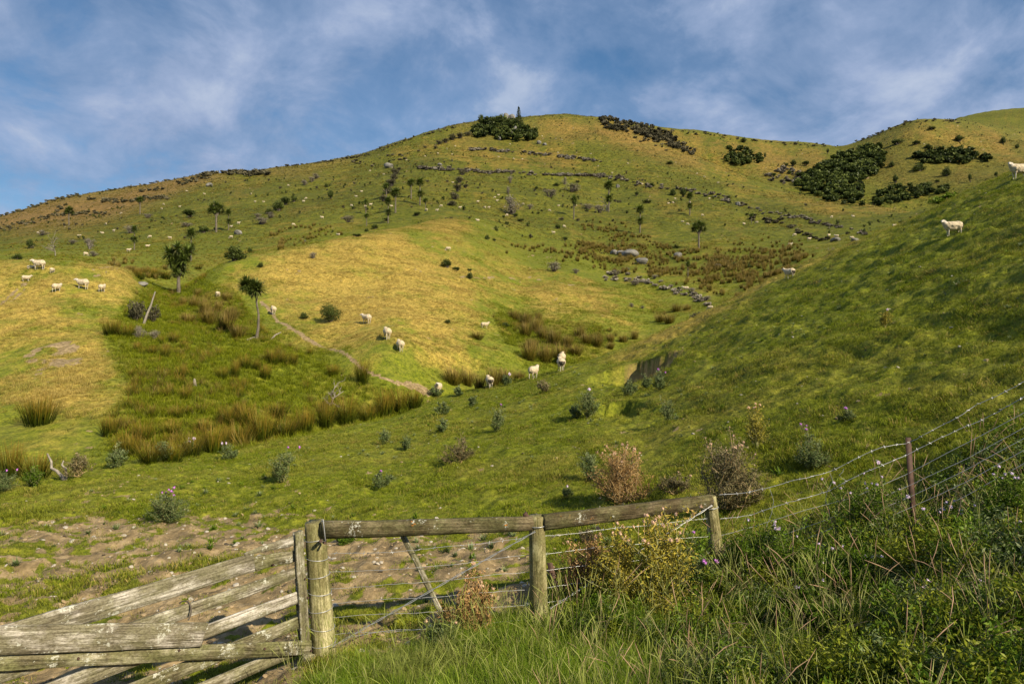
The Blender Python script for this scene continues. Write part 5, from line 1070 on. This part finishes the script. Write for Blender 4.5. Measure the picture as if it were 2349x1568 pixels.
# ------------------------------------------------------------------ sheep
def capsule_pts(bm, a, b, r0, r1, seg=10):
    a = Vector(a); b = Vector(b); d = (b-a)
    n = 5
    for i in range(n+1):
        q = i/n; c = a+d*q; r__ = r0+(r1-r0)*q
        bmesh.ops.create_icosphere(bm, subdivisions=2, radius=r__, matrix=Matrix.Translation(c))
def sheep_mesh(pose, seed=0, muck=False):
    bm = bmesh.new()
    def ell(c, s, rot=(0, 0, 0)):
        bmesh.ops.create_icosphere(bm, subdivisions=3, radius=1.0, matrix=Matrix.Translation(c) @ Euler(rot).to_matrix().to_4x4() @ Matrix.Diagonal((*s, 1)))
    lie = pose == 'lying'; dz = -0.34 if lie else 0
    ell((0.0, 0, 0.66+dz), (0.48, 0.28, 0.255)); ell((-0.28, 0, 0.66+dz), (0.27, 0.285, 0.27)); ell((0.28, 0, 0.65+dz), (0.24, 0.25, 0.26)); ell((0.02, 0, 0.56+dz), (0.40, 0.26, 0.22))
    # neck and head; +x is forward
    if pose == 'graze':
        capsule_pts(bm, (0.40, 0, 0.62), (0.60, 0, 0.34), 0.14, 0.09); hc = Vector((0.66, 0, 0.22)); hd = Vector((0.30, 0, -1)).normalized()
    else:
        tw = {'walk': 0.0, 'look_left': 0.75, 'look_right': -0.75, 'stand': 0.25, 'lying': 0.2}.get(pose, 0)
        capsule_pts(bm, (0.38, 0, 0.70+dz), (0.55, 0.05*tw, 0.86+dz), 0.19, 0.125); hc = Vector((0.60, 0.07*tw, 0.93+dz)); hd = Vector((math.cos(tw), math.sin(tw), -0.35)).normalized()
    sd = Vector((-hd.y, hd.x, 0)).normalized(); e = hc+hd*0.20
    capsule_pts(bm, hc, e, 0.092, 0.050)
    for s in (-1, 1): capsule_pts(bm, hc+sd*0.07*s-hd*0.02+Vector((0, 0, .03)), hc+sd*0.19*s-hd*0.03+Vector((0, 0, .02)), 0.026, 0.016)
    legs = {'walk': [(.30, .12, .10), (.30, -.12, -.08), (-.36, .12, -.08), (-.36, -.12, .10)]}.get(pose, [(.28, .11, .02), (.28, -.11, -.02), (-.36, .12, -.02), (-.36, -.12, .03)])
    if lie:
        for (x, y, q) in legs: capsule_pts(bm, (x, y*1.4, .10), (x+.16, y*1.6, .05), 0.055, 0.035)
    else:
        for (x, y, q) in legs:
            if x > 0: capsule_pts(bm, (x, y, .52), (x+q*.5, y, .27), .070, .036); capsule_pts(bm, (x+q*.5, y, .27), (x+q, y, .03), .034, .030)
            else: capsule_pts(bm, (x+.04, y, .58), (x-.04+q*.4, y, .34), .105, .046); capsule_pts(bm, (x-.04+q*.4, y, .34), (x+.0+q, y, .03), .036, .030)
    capsule_pts(bm, (-0.50, 0, .74+dz), (-0.57, 0, .58+dz), 0.05, 0.035)
    me = bpy.data.meshes.new('tmp'); bm.to_mesh(me); bm.free()
    t = bpy.data.objects.new('tmp', me); col.objects.link(t)
    md = t.modifiers.new('r', 'REMESH'); md.mode = 'VOXEL'; md.voxel_size = 0.026; md.use_smooth_shade = True
    ms = t.modifiers.new('s', 'SMOOTH'); ms.factor = 0.5; ms.iterations = 2
    dg = bpy.context.evaluated_depsgraph_get(); out = bpy.data.meshes.new_from_object(t.evaluated_get(dg)); bpy.data.objects.remove(t)
    out.name = 'sheep'; nv = len(out.vertices); co = np.empty(nv*3, np.float32); out.vertices.foreach_get('co', co); co = co.reshape(-1, 3).astype(float)
    nr = np.empty(nv*3, np.float32); out.vertices.foreach_get('normal', nr); nr = nr.reshape(-1, 3)
    hh = np.array(hc); ax = ((co-hh)@np.array(hd)); hr = np.linalg.norm(co-hh-ax[:, None]*np.array(hd), axis=1)
    ishead = (ax > 0.03) & (hr < 0.14); ear = (np.linalg.norm(co-hh, axis=1) < 0.23) & (np.abs((co-hh)@np.array(sd)) > 0.095)
    isleg = (co[:, 2] < 0.36) & (not lie) & (~ishead) | ((co[:, 2] < 0.09) & lie)
    wool = ~(ishead | ear | isleg)
    wob = fbm(co[:, 0]*9+seed, co[:, 1]*9+co[:, 2]*7, 71, 3)+0.6*fbm(co[:, 0]*20, co[:, 2]*20+co[:, 1]*5, 72, 2)
    co = co+nr*(wob*0.022*wool)[:, None]
    out.vertices.foreach_set('co', co.ravel().astype(np.float32))
    for m_ in ('wool', 'face', 'leg', 'muck'): out.materials.append(M[m_])
    code = np.where(ishead | ear, 1, np.where(isleg, 2, 0))
    if muck: code = np.where((co[:, 0] < -0.44) & (co[:, 2] < .74) & wool, 3, code)
    for p_ in out.polygons: p_.material_index = int(code[p_.vertices[0]]); p_.use_smooth = True
    return out
SH = {k: sheep_mesh(k, i) for i, k in enumerate(('stand', 'walk', 'look_left', 'look_right', 'graze', 'lying'))}
SH['muckstand'] = sheep_mesh('look_left', 9, True); SH['muckwalk'] = sheep_mesh('walk', 8, True)
def lowpoly(me, ratio, name):
    t = bpy.data.objects.new('t', me); col.objects.link(t); md = t.modifiers.new('d', 'DECIMATE'); md.ratio = ratio
    dg = bpy.context.evaluated_depsgraph_get(); out = bpy.data.meshes.new_from_object(t.evaluated_get(dg)); bpy.data.objects.remove(t); out.name = name; return out
SHF = {k: lowpoly(SH[k], 0.12, 'sheep') for k in ('stand', 'walk', 'graze', 'lying')}
# column, feet row, heading (0 right, 90 away, 180 left, 270 towards), pose, size px (body length or height seen), label
NS = [
 (2186, 543, 176, 'muckstand', 41, 'L', 'sheep with a black mucky rump standing high on the green spur'),
 (2338, 412, 182, 'look_left', 44, 'L', 'sheep on the spur crest cut off by the right edge'),
 (1811, 640, 120, 'muckwalk', 26, 'H', 'sheep walking away with a dark rump halfway down the spur crest'),
 (1287, 851, 95, 'muckwalk', 34, 'H', 'nearer sheep of the two in line on the crest, seen from behind'),
 (1289, 838, 80, 'stand', 32, 'H', 'farther sheep of the two in line, head showing above the other'),
 (1224, 868, 60, 'walk', 32, 'H', 'woolly sheep dropping over the crest left of the two in line'),
 (1123, 890, 105, 'muckwalk', 30, 'H', 'sheep seen from behind in front of the brown rushes over the crest'),
 (1005, 905, 265, 'look_left', 30, 'H', 'sheep facing the viewer half hidden by a leafy thistle'),
 (918, 807, 112, 'walk', 30, 'H', 'lowest of three sheep climbing the golden slope in file'),
 (888, 779, 112, 'walk', 31, 'H', 'middle of three sheep climbing the golden slope in file'),
 (841, 743, 140, 'look_left', 25, 'H', 'highest of three sheep climbing the golden slope in file'),
 (627, 722, 118, 'walk', 22, 'H', 'sheep walking up the bare track right of the curved cabbage tree'),
 (1112, 753, 10, 'look_left', 18, 'L', 'white sheep with raised head in the hollow right of the knoll'),
 (1028, 576, 182, 'graze', 12, 'L', 'sheep grazing alone near the top of the golden knoll'),
 (90, 620, 178, 'look_left', 28, 'L', 'long sheep standing side-on at the top of the left knoll'),
 (70, 616, 10, 'lying', 15, 'L', 'sheep lying just left of the side-on sheep on the left knoll'),
 (120, 627, 100, 'graze', 14, 'H', 'plump sheep seen from behind right of the side-on sheep'),
 (60, 646, 20, 'look_left', 18, 'L', 'sheep at the far left looking right, lower on the left knoll'),
 (130, 671, 85, 'walk', 22, 'H', 'sheep seen from behind in the golden grass of the left knoll'),
 (190, 663, 170, 'look_left', 29, 'L', 'sheep walking left across the golden left knoll'),
 (234, 670, 95, 'walk', 20, 'H', 'sheep nearest the marsh on the right of the left knoll'),
 (197, 587, 60, 'graze', 10, 'H', 'small distant sheep on the green above the left knoll'),
 (500, 681, 90, 'graze', 14, 'H', 'sheep almost hidden in rushes right of the big cabbage tree'),
 (1929, 582, 185, 'graze', 16, 'L', 'left sheep of the two behind the upper spur crest'),
 (1946, 578, 10, 'stand', 10, 'L', 'right sheep of the two behind the upper spur crest'),
 (2057, 532, 175, 'graze', 13, 'L', 'sheep low behind the crest near the mucky-rumped sheep'),
 (1629, 712, 150, 'graze', 14, 'L', 'sheep partly behind the dark scrub on the spur crest'),
 (1573, 664, 160, 'lying', 14, 'L', 'white sheep lying beside the tumbled branch line'),
]
def put_sheep(me, u_, v_, hd, size, dim, label, group=None, y0=20, foreshort=True):
    p = hit(u_, v_, y0); s_ = px2m(size, p.y)/(1.13 if dim == 'L' else 1.02)
    s_ = min(1.5, max(0.6, s_)); o = obj('sheep', me, None, p); o.scale = (s_,)*3; o.rotation_euler = (0, 0, R(hd)); o.location.z -= 0.02
    return tag(o, label, 'sheep', group)
for q in NS:
    u_, v_, hd, ps, size, dim, lb = q
    y0 = 20
    if u_ in (1929, 1946, 2057, 1629, 1573): y0 = 62
    if u_ in (1112, 1028): y0 = 60
    put_sheep(SH[ps], u_, v_, hd, size, dim, lb, None, y0)
FS = [(87, 534), (181, 542), (243, 514), (278, 489), (235, 534), (261, 530), (344, 544), (371, 479), (375, 468), (412, 473), (390, 547), (338, 564), (295, 576), (469, 445), (489, 472), (576, 445), (585, 463), (547, 513), (530, 519), (530, 545), (428, 438),
 (661, 425), (605, 462), (702, 455), (696, 462), (849, 392), (880, 400), (900, 385), (829, 438), (817, 451), (806, 472), (838, 474), (850, 470), (739, 500), (673, 516), (776, 538), (898, 472), (978, 483), (1002, 484), (1012, 473), (1096, 463), (1143, 447), (1135, 453), (1140, 461), (1121, 477), (1112, 477), (1055, 477), (1096, 505), (1039, 419), (932, 366),
 (1200, 469), (1163, 494), (1281, 471), (1321, 472), (1260, 483), (1294, 520), (1270, 535), (1533, 467), (1544, 465), (1549, 456), (1583, 465), (1611, 494), (1577, 515), (1566, 508), (1627, 456), (1707, 513), (1599, 398), (1616, 406), (1647, 418), (1473, 423), (1427, 409), (1404, 397), (1372, 381),
 (1908, 498), (1957, 497), (2051, 517), (1823, 540), (1856, 550), (1901, 539), (1919, 544), (1954, 548), (1812, 563), (1736, 511),
 (1005, 352), (1037, 354), (975, 358), (1025, 341), (1044, 335), (1144, 359), (1178, 364), (1198, 365), (1280, 350), (1288, 360), (1244, 312), (1288, 321), (1275, 317), (1890, 395), (1700, 362), (2120, 330), (2250, 325), (1355, 352), (1440, 375), (1170, 330)]
def region(u_, v_):
    if v_ < 338: return 'just under the summit knob'
    if v_ < 370: return 'between the two grey branch lines'
    if u_ < 310: return 'on the rough slope at far left'
    if u_ < 430: return 'on the rough slope behind the biggest cabbage tree'
    if u_ < 720: return 'on the hillside around the left bushes' if v_ > 470 else 'high on the left hillside'
    if u_ < 1080: return 'near the upper cabbage trees' if v_ > 445 else 'around the dark scrub strips'
    if u_ < 1460: return 'on the middle slope right of centre' if v_ > 440 else 'right of the branch line\'s end'
    if v_ < 430: return 'on the right shoulder of the hill'
    return 'around the pair of dark trees' if u_ < 1690 else 'on the low slope behind the spur'
RG = {}
for q in sorted(FS): RG.setdefault(region(*q), []).append(q)
k = 0
for rg, lst in RG.items():
    for j, (u_, v_) in enumerate(lst):
        ps = ('graze', 'stand', 'lying', 'graze', 'walk')[k % 5]; k += 1
        p = hit(u_, v_+2, 60); sz = 0.85 if p.y < 330 else 0.95
        o = obj('sheep', SHF[ps], None, p); o.scale = (sz,)*3; o.rotation_euler.z = R((180, 0, 20, 200, 150, 340)[k % 6])
        tag(o, 'tiny pale sheep '+rg+', '+ordl(lst, j), 'sheep', 'far-off sheep '+rg)

# ------------------------------------------------------------------ scattered grass, tussock and rush fields (beyond counting)
def src(name, mb, mats): return bpy.data.objects.new(name, mb.mesh(name, mats))
def tuft(seed, n, h, spread, wd, lean=0.5, droop=0.6, segs=2, seed_heads=0):
    r = np.random.default_rng(seed); a = r.random(n)*6.28; q = np.sqrt(r.random(n))*spread; mb = MB()
    base = np.stack([q*np.cos(a), q*np.sin(a), np.full(n, -0.01)], 1)
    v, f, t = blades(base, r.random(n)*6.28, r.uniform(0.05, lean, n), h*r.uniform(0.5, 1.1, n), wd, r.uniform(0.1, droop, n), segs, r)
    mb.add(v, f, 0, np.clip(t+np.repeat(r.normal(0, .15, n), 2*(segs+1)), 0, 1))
    for k in range(seed_heads):
        q_ = np.linspace(0, 1, 8); az_ = r.random()*6.28; bow = r.uniform(0.1, 0.55); P = np.stack([np.cos(az_)*bow*h*q_**2, np.sin(az_)*bow*h*q_**2, h*1.3*(q_-0.28*bow*q_**3)], 1)+r.normal(0, 0.002, (8, 3))*q_[:, None]
        addtube(mb, P, 0.0006, 3, 0, 0.8); addtube(mb, P[-3:], [0.0008, .0020, .0006], 4, 0, 1.0)
    return mb
def scatter(name, P, scl, dry, idx, sources, label, tilt=0.25):
    n = len(P); me = bpy.data.meshes.new(name); me.vertices.add(n); me.vertices.foreach_set('co', P.ravel().astype(np.float32))
    def at(nm, ty, key, arr): a = me.attributes.new(nm, ty, 'POINT'); a.data.foreach_set(key, arr)
    r = np.random.default_rng(n); rot = np.stack([r.normal(0, tilt, n), r.normal(0, tilt, n), r.random(n)*6.28], 1)
    at('rot', 'FLOAT_VECTOR', 'vector', rot.ravel().astype(np.float32)); at('scl', 'FLOAT', 'value', scl.astype(np.float32)); at('dry', 'FLOAT', 'value', dry.astype(np.float32)); at('idx', 'INT', 'value', idx.astype(np.int32))
    o = obj(name, me); ng = bpy.data.node_groups.new(name, 'GeometryNodeTree')
    ng.interface.new_socket('Geometry', in_out='INPUT', socket_type='NodeSocketGeometry'); ng.interface.new_socket('Geometry', in_out='OUTPUT', socket_type='NodeSocketGeometry')
    gi = ng.nodes.new('NodeGroupInput'); go = ng.nodes.new('NodeGroupOutput'); ip = ng.nodes.new('GeometryNodeInstanceOnPoints'); jn = ng.nodes.new('GeometryNodeJoinGeometry')
    for s_ in sources:
        oi = ng.nodes.new('GeometryNodeObjectInfo'); oi.inputs[0].default_value = s_; oi.inputs['As Instance'].default_value = True; ng.links.new(oi.outputs['Geometry'], jn.inputs[0])
    def na(nm, ty): a = ng.nodes.new('GeometryNodeInputNamedAttribute'); a.data_type = ty; a.inputs[0].default_value = nm; return a.outputs[0]
    ng.links.new(gi.outputs[0], ip.inputs['Points']); ng.links.new(jn.outputs[0], ip.inputs['Instance']); ip.inputs['Pick Instance'].default_value = True
    ng.links.new(na('idx', 'INT'), ip.inputs['Instance Index']); ng.links.new(na('rot', 'FLOAT_VECTOR'), ip.inputs['Rotation']); ng.links.new(na('scl', 'FLOAT'), ip.inputs['Scale'])
    ng.links.new(ip.outputs[0], go.inputs[0]); md = o.modifiers.new('scatter', 'NODES'); md.node_group = ng
    return tag(o, label, None, None, 'stuff')
def ypts(n, y0, y1, p, smax=0.88, seed=0):
    r = np.random.default_rng(seed); q = r.random(n); y = (y0**p+(y1**p-y0**p)*q)**(1/p); s_ = r.uniform(-smax, smax, n); return s_*y, y, r
# short paddock turf
x, y, r = ypts(170000, 5.7, 54, 0.75, 0.88, 1)
keep = y < crest_y(x, y)*1.12; x, y = x[keep], y[keep]
g_, d_, l_, b_, n_, ds_ = zones(x, y); pr = r.random(len(x)); keep = (pr > d_*1.05) & ~(ds_ > 0.3); x, y, g_ = x[keep], y[keep], g_[keep]
nz = fbm(x/1.6, y/1.6, 81, 3); sc_ = (0.75+0.5*(nz+.3))*np.interp(y, [6, 50], [0.85, 1.35])
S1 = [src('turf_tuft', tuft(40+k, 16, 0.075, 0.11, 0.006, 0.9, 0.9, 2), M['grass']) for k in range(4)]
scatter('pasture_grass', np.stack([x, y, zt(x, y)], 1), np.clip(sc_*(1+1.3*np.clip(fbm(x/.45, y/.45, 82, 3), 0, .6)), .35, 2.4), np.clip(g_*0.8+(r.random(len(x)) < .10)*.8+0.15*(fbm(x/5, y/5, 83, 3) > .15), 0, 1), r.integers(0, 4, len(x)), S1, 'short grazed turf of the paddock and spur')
# taller dry and green grass on the knolls and in the marsh
x, y, r = ypts(300000, 18, 190, 1.1, 0.85, 2); cy = crest_y(x, y); keep = y > cy*1.02; x, y = x[keep], y[keep]
g_, d_, l_, b_, n_, ds_ = zones(x, y); pr = r.random(len(x)); isg = g_ > 0.35
keep = (pr > d_) & ((g_+l_+0.6*(fbm(x/5, y/5, 86, 3)+.2)) > 0.15+0.5*pr); x, y, g_, l_ = x[keep], y[keep], g_[keep], l_[keep]
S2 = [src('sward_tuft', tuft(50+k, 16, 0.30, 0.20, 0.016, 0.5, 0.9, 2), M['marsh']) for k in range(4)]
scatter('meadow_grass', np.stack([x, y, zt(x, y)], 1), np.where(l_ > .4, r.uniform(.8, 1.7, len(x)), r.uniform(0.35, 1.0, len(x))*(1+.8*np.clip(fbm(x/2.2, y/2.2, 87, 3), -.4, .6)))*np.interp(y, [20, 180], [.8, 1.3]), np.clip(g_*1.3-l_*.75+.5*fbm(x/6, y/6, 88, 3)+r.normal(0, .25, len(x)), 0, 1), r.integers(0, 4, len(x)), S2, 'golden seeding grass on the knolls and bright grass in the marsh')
# rough tussock over the hills behind
x, y, r = ypts(60000, 100, 620, 1.3, 0.80, 3); keep = (y > np.interp(np.clip(UC+FP*x/y, -599, 2949), UD, KY[9])) ; x, y = x[keep], y[keep]
nz = fbm(x/26, y/26, 91, 4); keep = nz+0.25*r.random(len(x)) > 0.05; x, y = x[keep], y[keep]
g_, d_, l_, b_, n_, ds_ = zones(x, y)
S3 = [src('tussock', tuft(60+k, 22, 0.42, 0.30, 0.035, 0.8, 0.6, 2), M['rush']) for k in range(3)]
scatter('hill_tussock', np.stack([x, y, zt(x, y)], 1), r.uniform(0.6, 1.3, len(x))*np.interp(y, [100, 600], [.75, 1.9]), np.clip(b_+g_, 0, 1), r.integers(0, 3, len(x)), S3, 'rough tussock scattered over the back hill', 0.2)
# brown rush fields beyond the knoll, right of centre
Z_RUSH = zone([([(1110, 575), (1180, 565), (1290, 575), (1330, 560), (1400, 540), (1500, 550), (1600, 575), (1700, 570), (1900, 600), (1850, 650), (1750, 690), (1640, 690), (1540, 640), (1400, 620), (1300, 600), (1180, 592)], 0.8), ([(1280, 505), (1380, 505), (1460, 515), (1440, 545), (1330, 540)], .6), ([(1480, 470), (1580, 480), (1600, 500), (1500, 490)], .6),
                ([(1640, 520), (1800, 545), (1880, 560), (1860, 580), (1700, 560)], .5), ([(560, 520), (700, 515), (880, 518), (840, 545), (640, 560)], .45), ([(220, 600), (330, 590), (420, 600), (460, 640), (420, 660), (300, 640)], .5), ([(640, 545), (760, 535), (700, 580), (600, 590)], .35), ([(230, 580), (310, 572), (300, 590), (220, 592)], .5)], 4)
x, y, r = ypts(42000, 80, 300, 1.2, 0.75, 4); u_, v_ = proj(x, y, zbase(x, y)); clump = fbm(x/4.5, y/6, 95, 3)+0.25
keep = (samp(Z_RUSH, u_, v_)*(0.5+clump) > 0.25+0.5*r.random(len(x))) & (y > crest_y(x, y)*1.1); x, y = x[keep], y[keep]
S4 = []
for k in range(3): mbr = rush_mesh(540+k, 1, 1, 60, True, 0.30, 0.05, 2); S4.append(bpy.data.objects.new('rush_tuft', mbr))
scatter('rush_field', np.stack([x, y, zt(x, y)], 1), r.uniform(0.6, 1.3, len(x)), r.random(len(x))*.4, r.integers(0, 3, len(x)), S4, 'brown rushes spread in beds over the middle slopes', 0.1)
# stray rush and fern tufts in the marsh
x, y, r = ypts(9000, 24, 100, 1.2, 0.75, 5); g_, d_, l_, b_, n_, ds_ = zones(x, y); cl = fbm(x/6, y/6, 97, 3)
keep = (l_ > 0.35) & (cl+.3*r.random(len(x)) > .38); x, y = x[keep], y[keep]
S5 = [bpy.data.objects.new('rush_tuft', rush_mesh(560+k, 1, 1, 50, k == 1, 0.5, 0.02, 2, .6)) for k in range(3)]
scatter('marsh_rushes', np.stack([x, y, zt(x, y)], 1), r.uniform(0.35, 0.85, len(x)), r.random(len(x))*.2, r.integers(0, 3, len(x)), S5, 'stray rush and fern tufts in the marsh hollow', 0.15)
# long roadside grass and weeds in front of the fence
def roadside(n, seed):
    r = np.random.default_rng(seed); x = r.uniform(-2.4, 6.8, n); y = r.uniform(3.0, 9.0, n); u_ = UC+FP*x/y
    yf = np.interp(u_, [600, 730, 1240, 1640, 2086, 2349, 2900], [5.2, 6.15, 6.6, 7.3, 7.6, 7.6, 7.8]); back = np.interp(u_, [700, 1000, 1300, 1700, 2349], [-.25, 0.0, 0.4, 0.5, 0.8])
    left = np.interp(y, [3, 4, 5.3, 6.2], [560, 560, 640, 735]); keep = (y < yf+back+0.35*fbm(x, y, 5, 2)) & (u_ > left); return x[keep], y[keep], r, u_[keep]
x, y, r, u_ = roadside(30000, 6)
hgt = np.interp(u_, [650, 800, 1250, 1400, 1700, 2349], [.45, .55, .80, .80, .50, .45])*r.uniform(.4, 1.25, len(x))
S6 = [src('long_grass_tuft', tuft(70+k, 24, 0.30, 0.11, 0.0042, 0.7, 1.9, 4, 1 if k < 2 else 0), M['long']) for k in range(5)]
drn = np.clip((fbm(x/.8, y/.8, 99, 3) > .25)*.35+(r.random(len(x)) < .07)*.8, 0, 1)*np.interp(u_, [1500, 2000], [1, .6])
scatter('roadside_grass', np.stack([x, y, zt(x, y)-.01], 1), hgt, drn, r.integers(0, 5, len(x)), S6, 'long tangled roadside grass in front of the fence', 0.3)
x, y, r, u_ = roadside(9500, 8); keep = u_ > 1250+300*r.random(len(x)); x, y, u_ = x[keep], y[keep], u_[keep]
S7 = []
for k in range(4):
    ms_, ml_, tp_ = thistle_mesh(0.42, 0.30, 'weed', 800+k, 7, 420, 0.024); S7.append(bpy.data.objects.new('weed_sprig', ml_.mesh('weed_sprig', (M['weed'], M['weed'], M['weed'] if k < 2 else M['thistle'], M['weed2'])[k])))
scatter('roadside_weeds', np.stack([x, y, zt(x, y)-.02], 1), r.uniform(.45, 1.3, len(x))*np.interp(u_, [1300, 1700, 2349], [.55, .85, .78])*np.clip(1+1.5*fbm(x/.75, y/.75, 73, 2), .3, 1.7), r.random(len(x))*.3, (r.random(len(x))*3.25).astype(int), S7, 'leafy weeds growing through the roadside grass', 0.25)
x, y, r, u_ = roadside(1500, 9)
S8 = [src('seeding_stalk', tuft(90+k, 2, 0.3, 0.06, 0.003, 0.5, 1.2, 4, 4), M['long']) for k in range(3)]
scatter('seeding_stalks', np.stack([x, y, zt(x, y)], 1), r.uniform(.7, 1.25, len(x))*np.interp(u_, [700, 1400, 2349], [1.0, 1.35, 1.15]), r.uniform(.1, .6, len(x)), r.integers(0, 3, len(x)), S8, 'pale seeding stalks arching over the roadside grass', 0.3)

# dung, clods and small stones on the bare ground, low rosettes in the turf
x, y, r = ypts(30000, 5.6, 45, 0.8, 0.80, 11); g_, d_, l_, b_, n_, ds_ = zones(x, y); keep = (y < crest_y(x, y)) & (r.random(len(x)) < 0.05+0.45*d_); x, y = x[keep], y[keep]
S9 = []
for k in range(3):
    bm = bmesh.new(); bmesh.ops.create_icosphere(bm, subdivisions=2, radius=0.5)
    for v in bm.verts: v.co *= 1+0.35*float(fbm(np.array([v.co.x*3+k]), np.array([v.co.y*3+v.co.z*4]), 7, 2)[0]); v.co.z *= 0.5
    me = bpy.data.meshes.new('clod'); bm.to_mesh(me); bm.free(); me.materials.append(M['clod%d' % k]); S9.append(bpy.data.objects.new('clod', me))
scatter('clods', np.stack([x, y, zt(x, y)], 1), 0.028+0.06*r.random(len(x))**3, np.zeros(len(x)), (r.random(len(x))*2.25).astype(int), S9, 'dung, clods and small stones on the trampled ground', 0.3)
x, y, r = ypts(1500, 7, 48, 0.8, 0.80, 12); keep = (y < crest_y(x, y)*.98) & (fbm(x/3, y/3, 19, 3)+.4*r.random(len(x)) > .15); x, y = x[keep], y[keep]
S10 = [src('rosette', tuft(110+k, 26, 0.12, 0.03, 0.022, 1.5, 0.3, 2), M['thistle'] if k else M['weed']) for k in range(3)]
scatter('low_rosettes', np.stack([x, y, zt(x, y)+.01], 1), r.uniform(.4, 1.2, len(x)), np.zeros(len(x)), r.integers(0, 3, len(x)), S10, 'low weed rosettes and thistle seedlings in the turf', 0.2)

# tiny seedling shrubs peppering the back hill
x, y, r = ypts(5200, 170, 720, 1.4, 0.78, 13); keep = fbm(x/40, y/40, 23, 4)+.35*r.random(len(x)) > .12; x, y = x[keep], y[keep]
S11 = [bpy.data.objects.new('seedling_shrub', shrub_mesh(700+k, rblobs(700+k, 3), 90, 0.22, 'bush' if k else 'darkscrub')) for k in range(3)]
scatter('seedling_shrubs', np.stack([x, y, zt(x, y)-.05], 1), 0.5+1.5*r.random(len(x))**2.2, np.zeros(len(x)), r.integers(0, 3, len(x)), S11, 'tiny dark seedling shrubs peppered over the back hill', 0.1)

# dry broken stems standing among the weeds
x, y, r, u_ = roadside(520, 14); keep = u_ > 1250; x, y, u_ = x[keep], y[keep], u_[keep]
S12 = [src('dry_stem', tuft(120+k, 3, 0.35, 0.05, 0.003, 0.6, 0.9, 4, 3), M['brownthistle']) for k in range(3)]
scatter('dry_stems', np.stack([x, y, zt(x, y)], 1), r.uniform(.8, 1.9, len(x)), np.zeros(len(x)), r.integers(0, 3, len(x)), S12, 'dry brown stems standing through the verge weeds', 0.35)
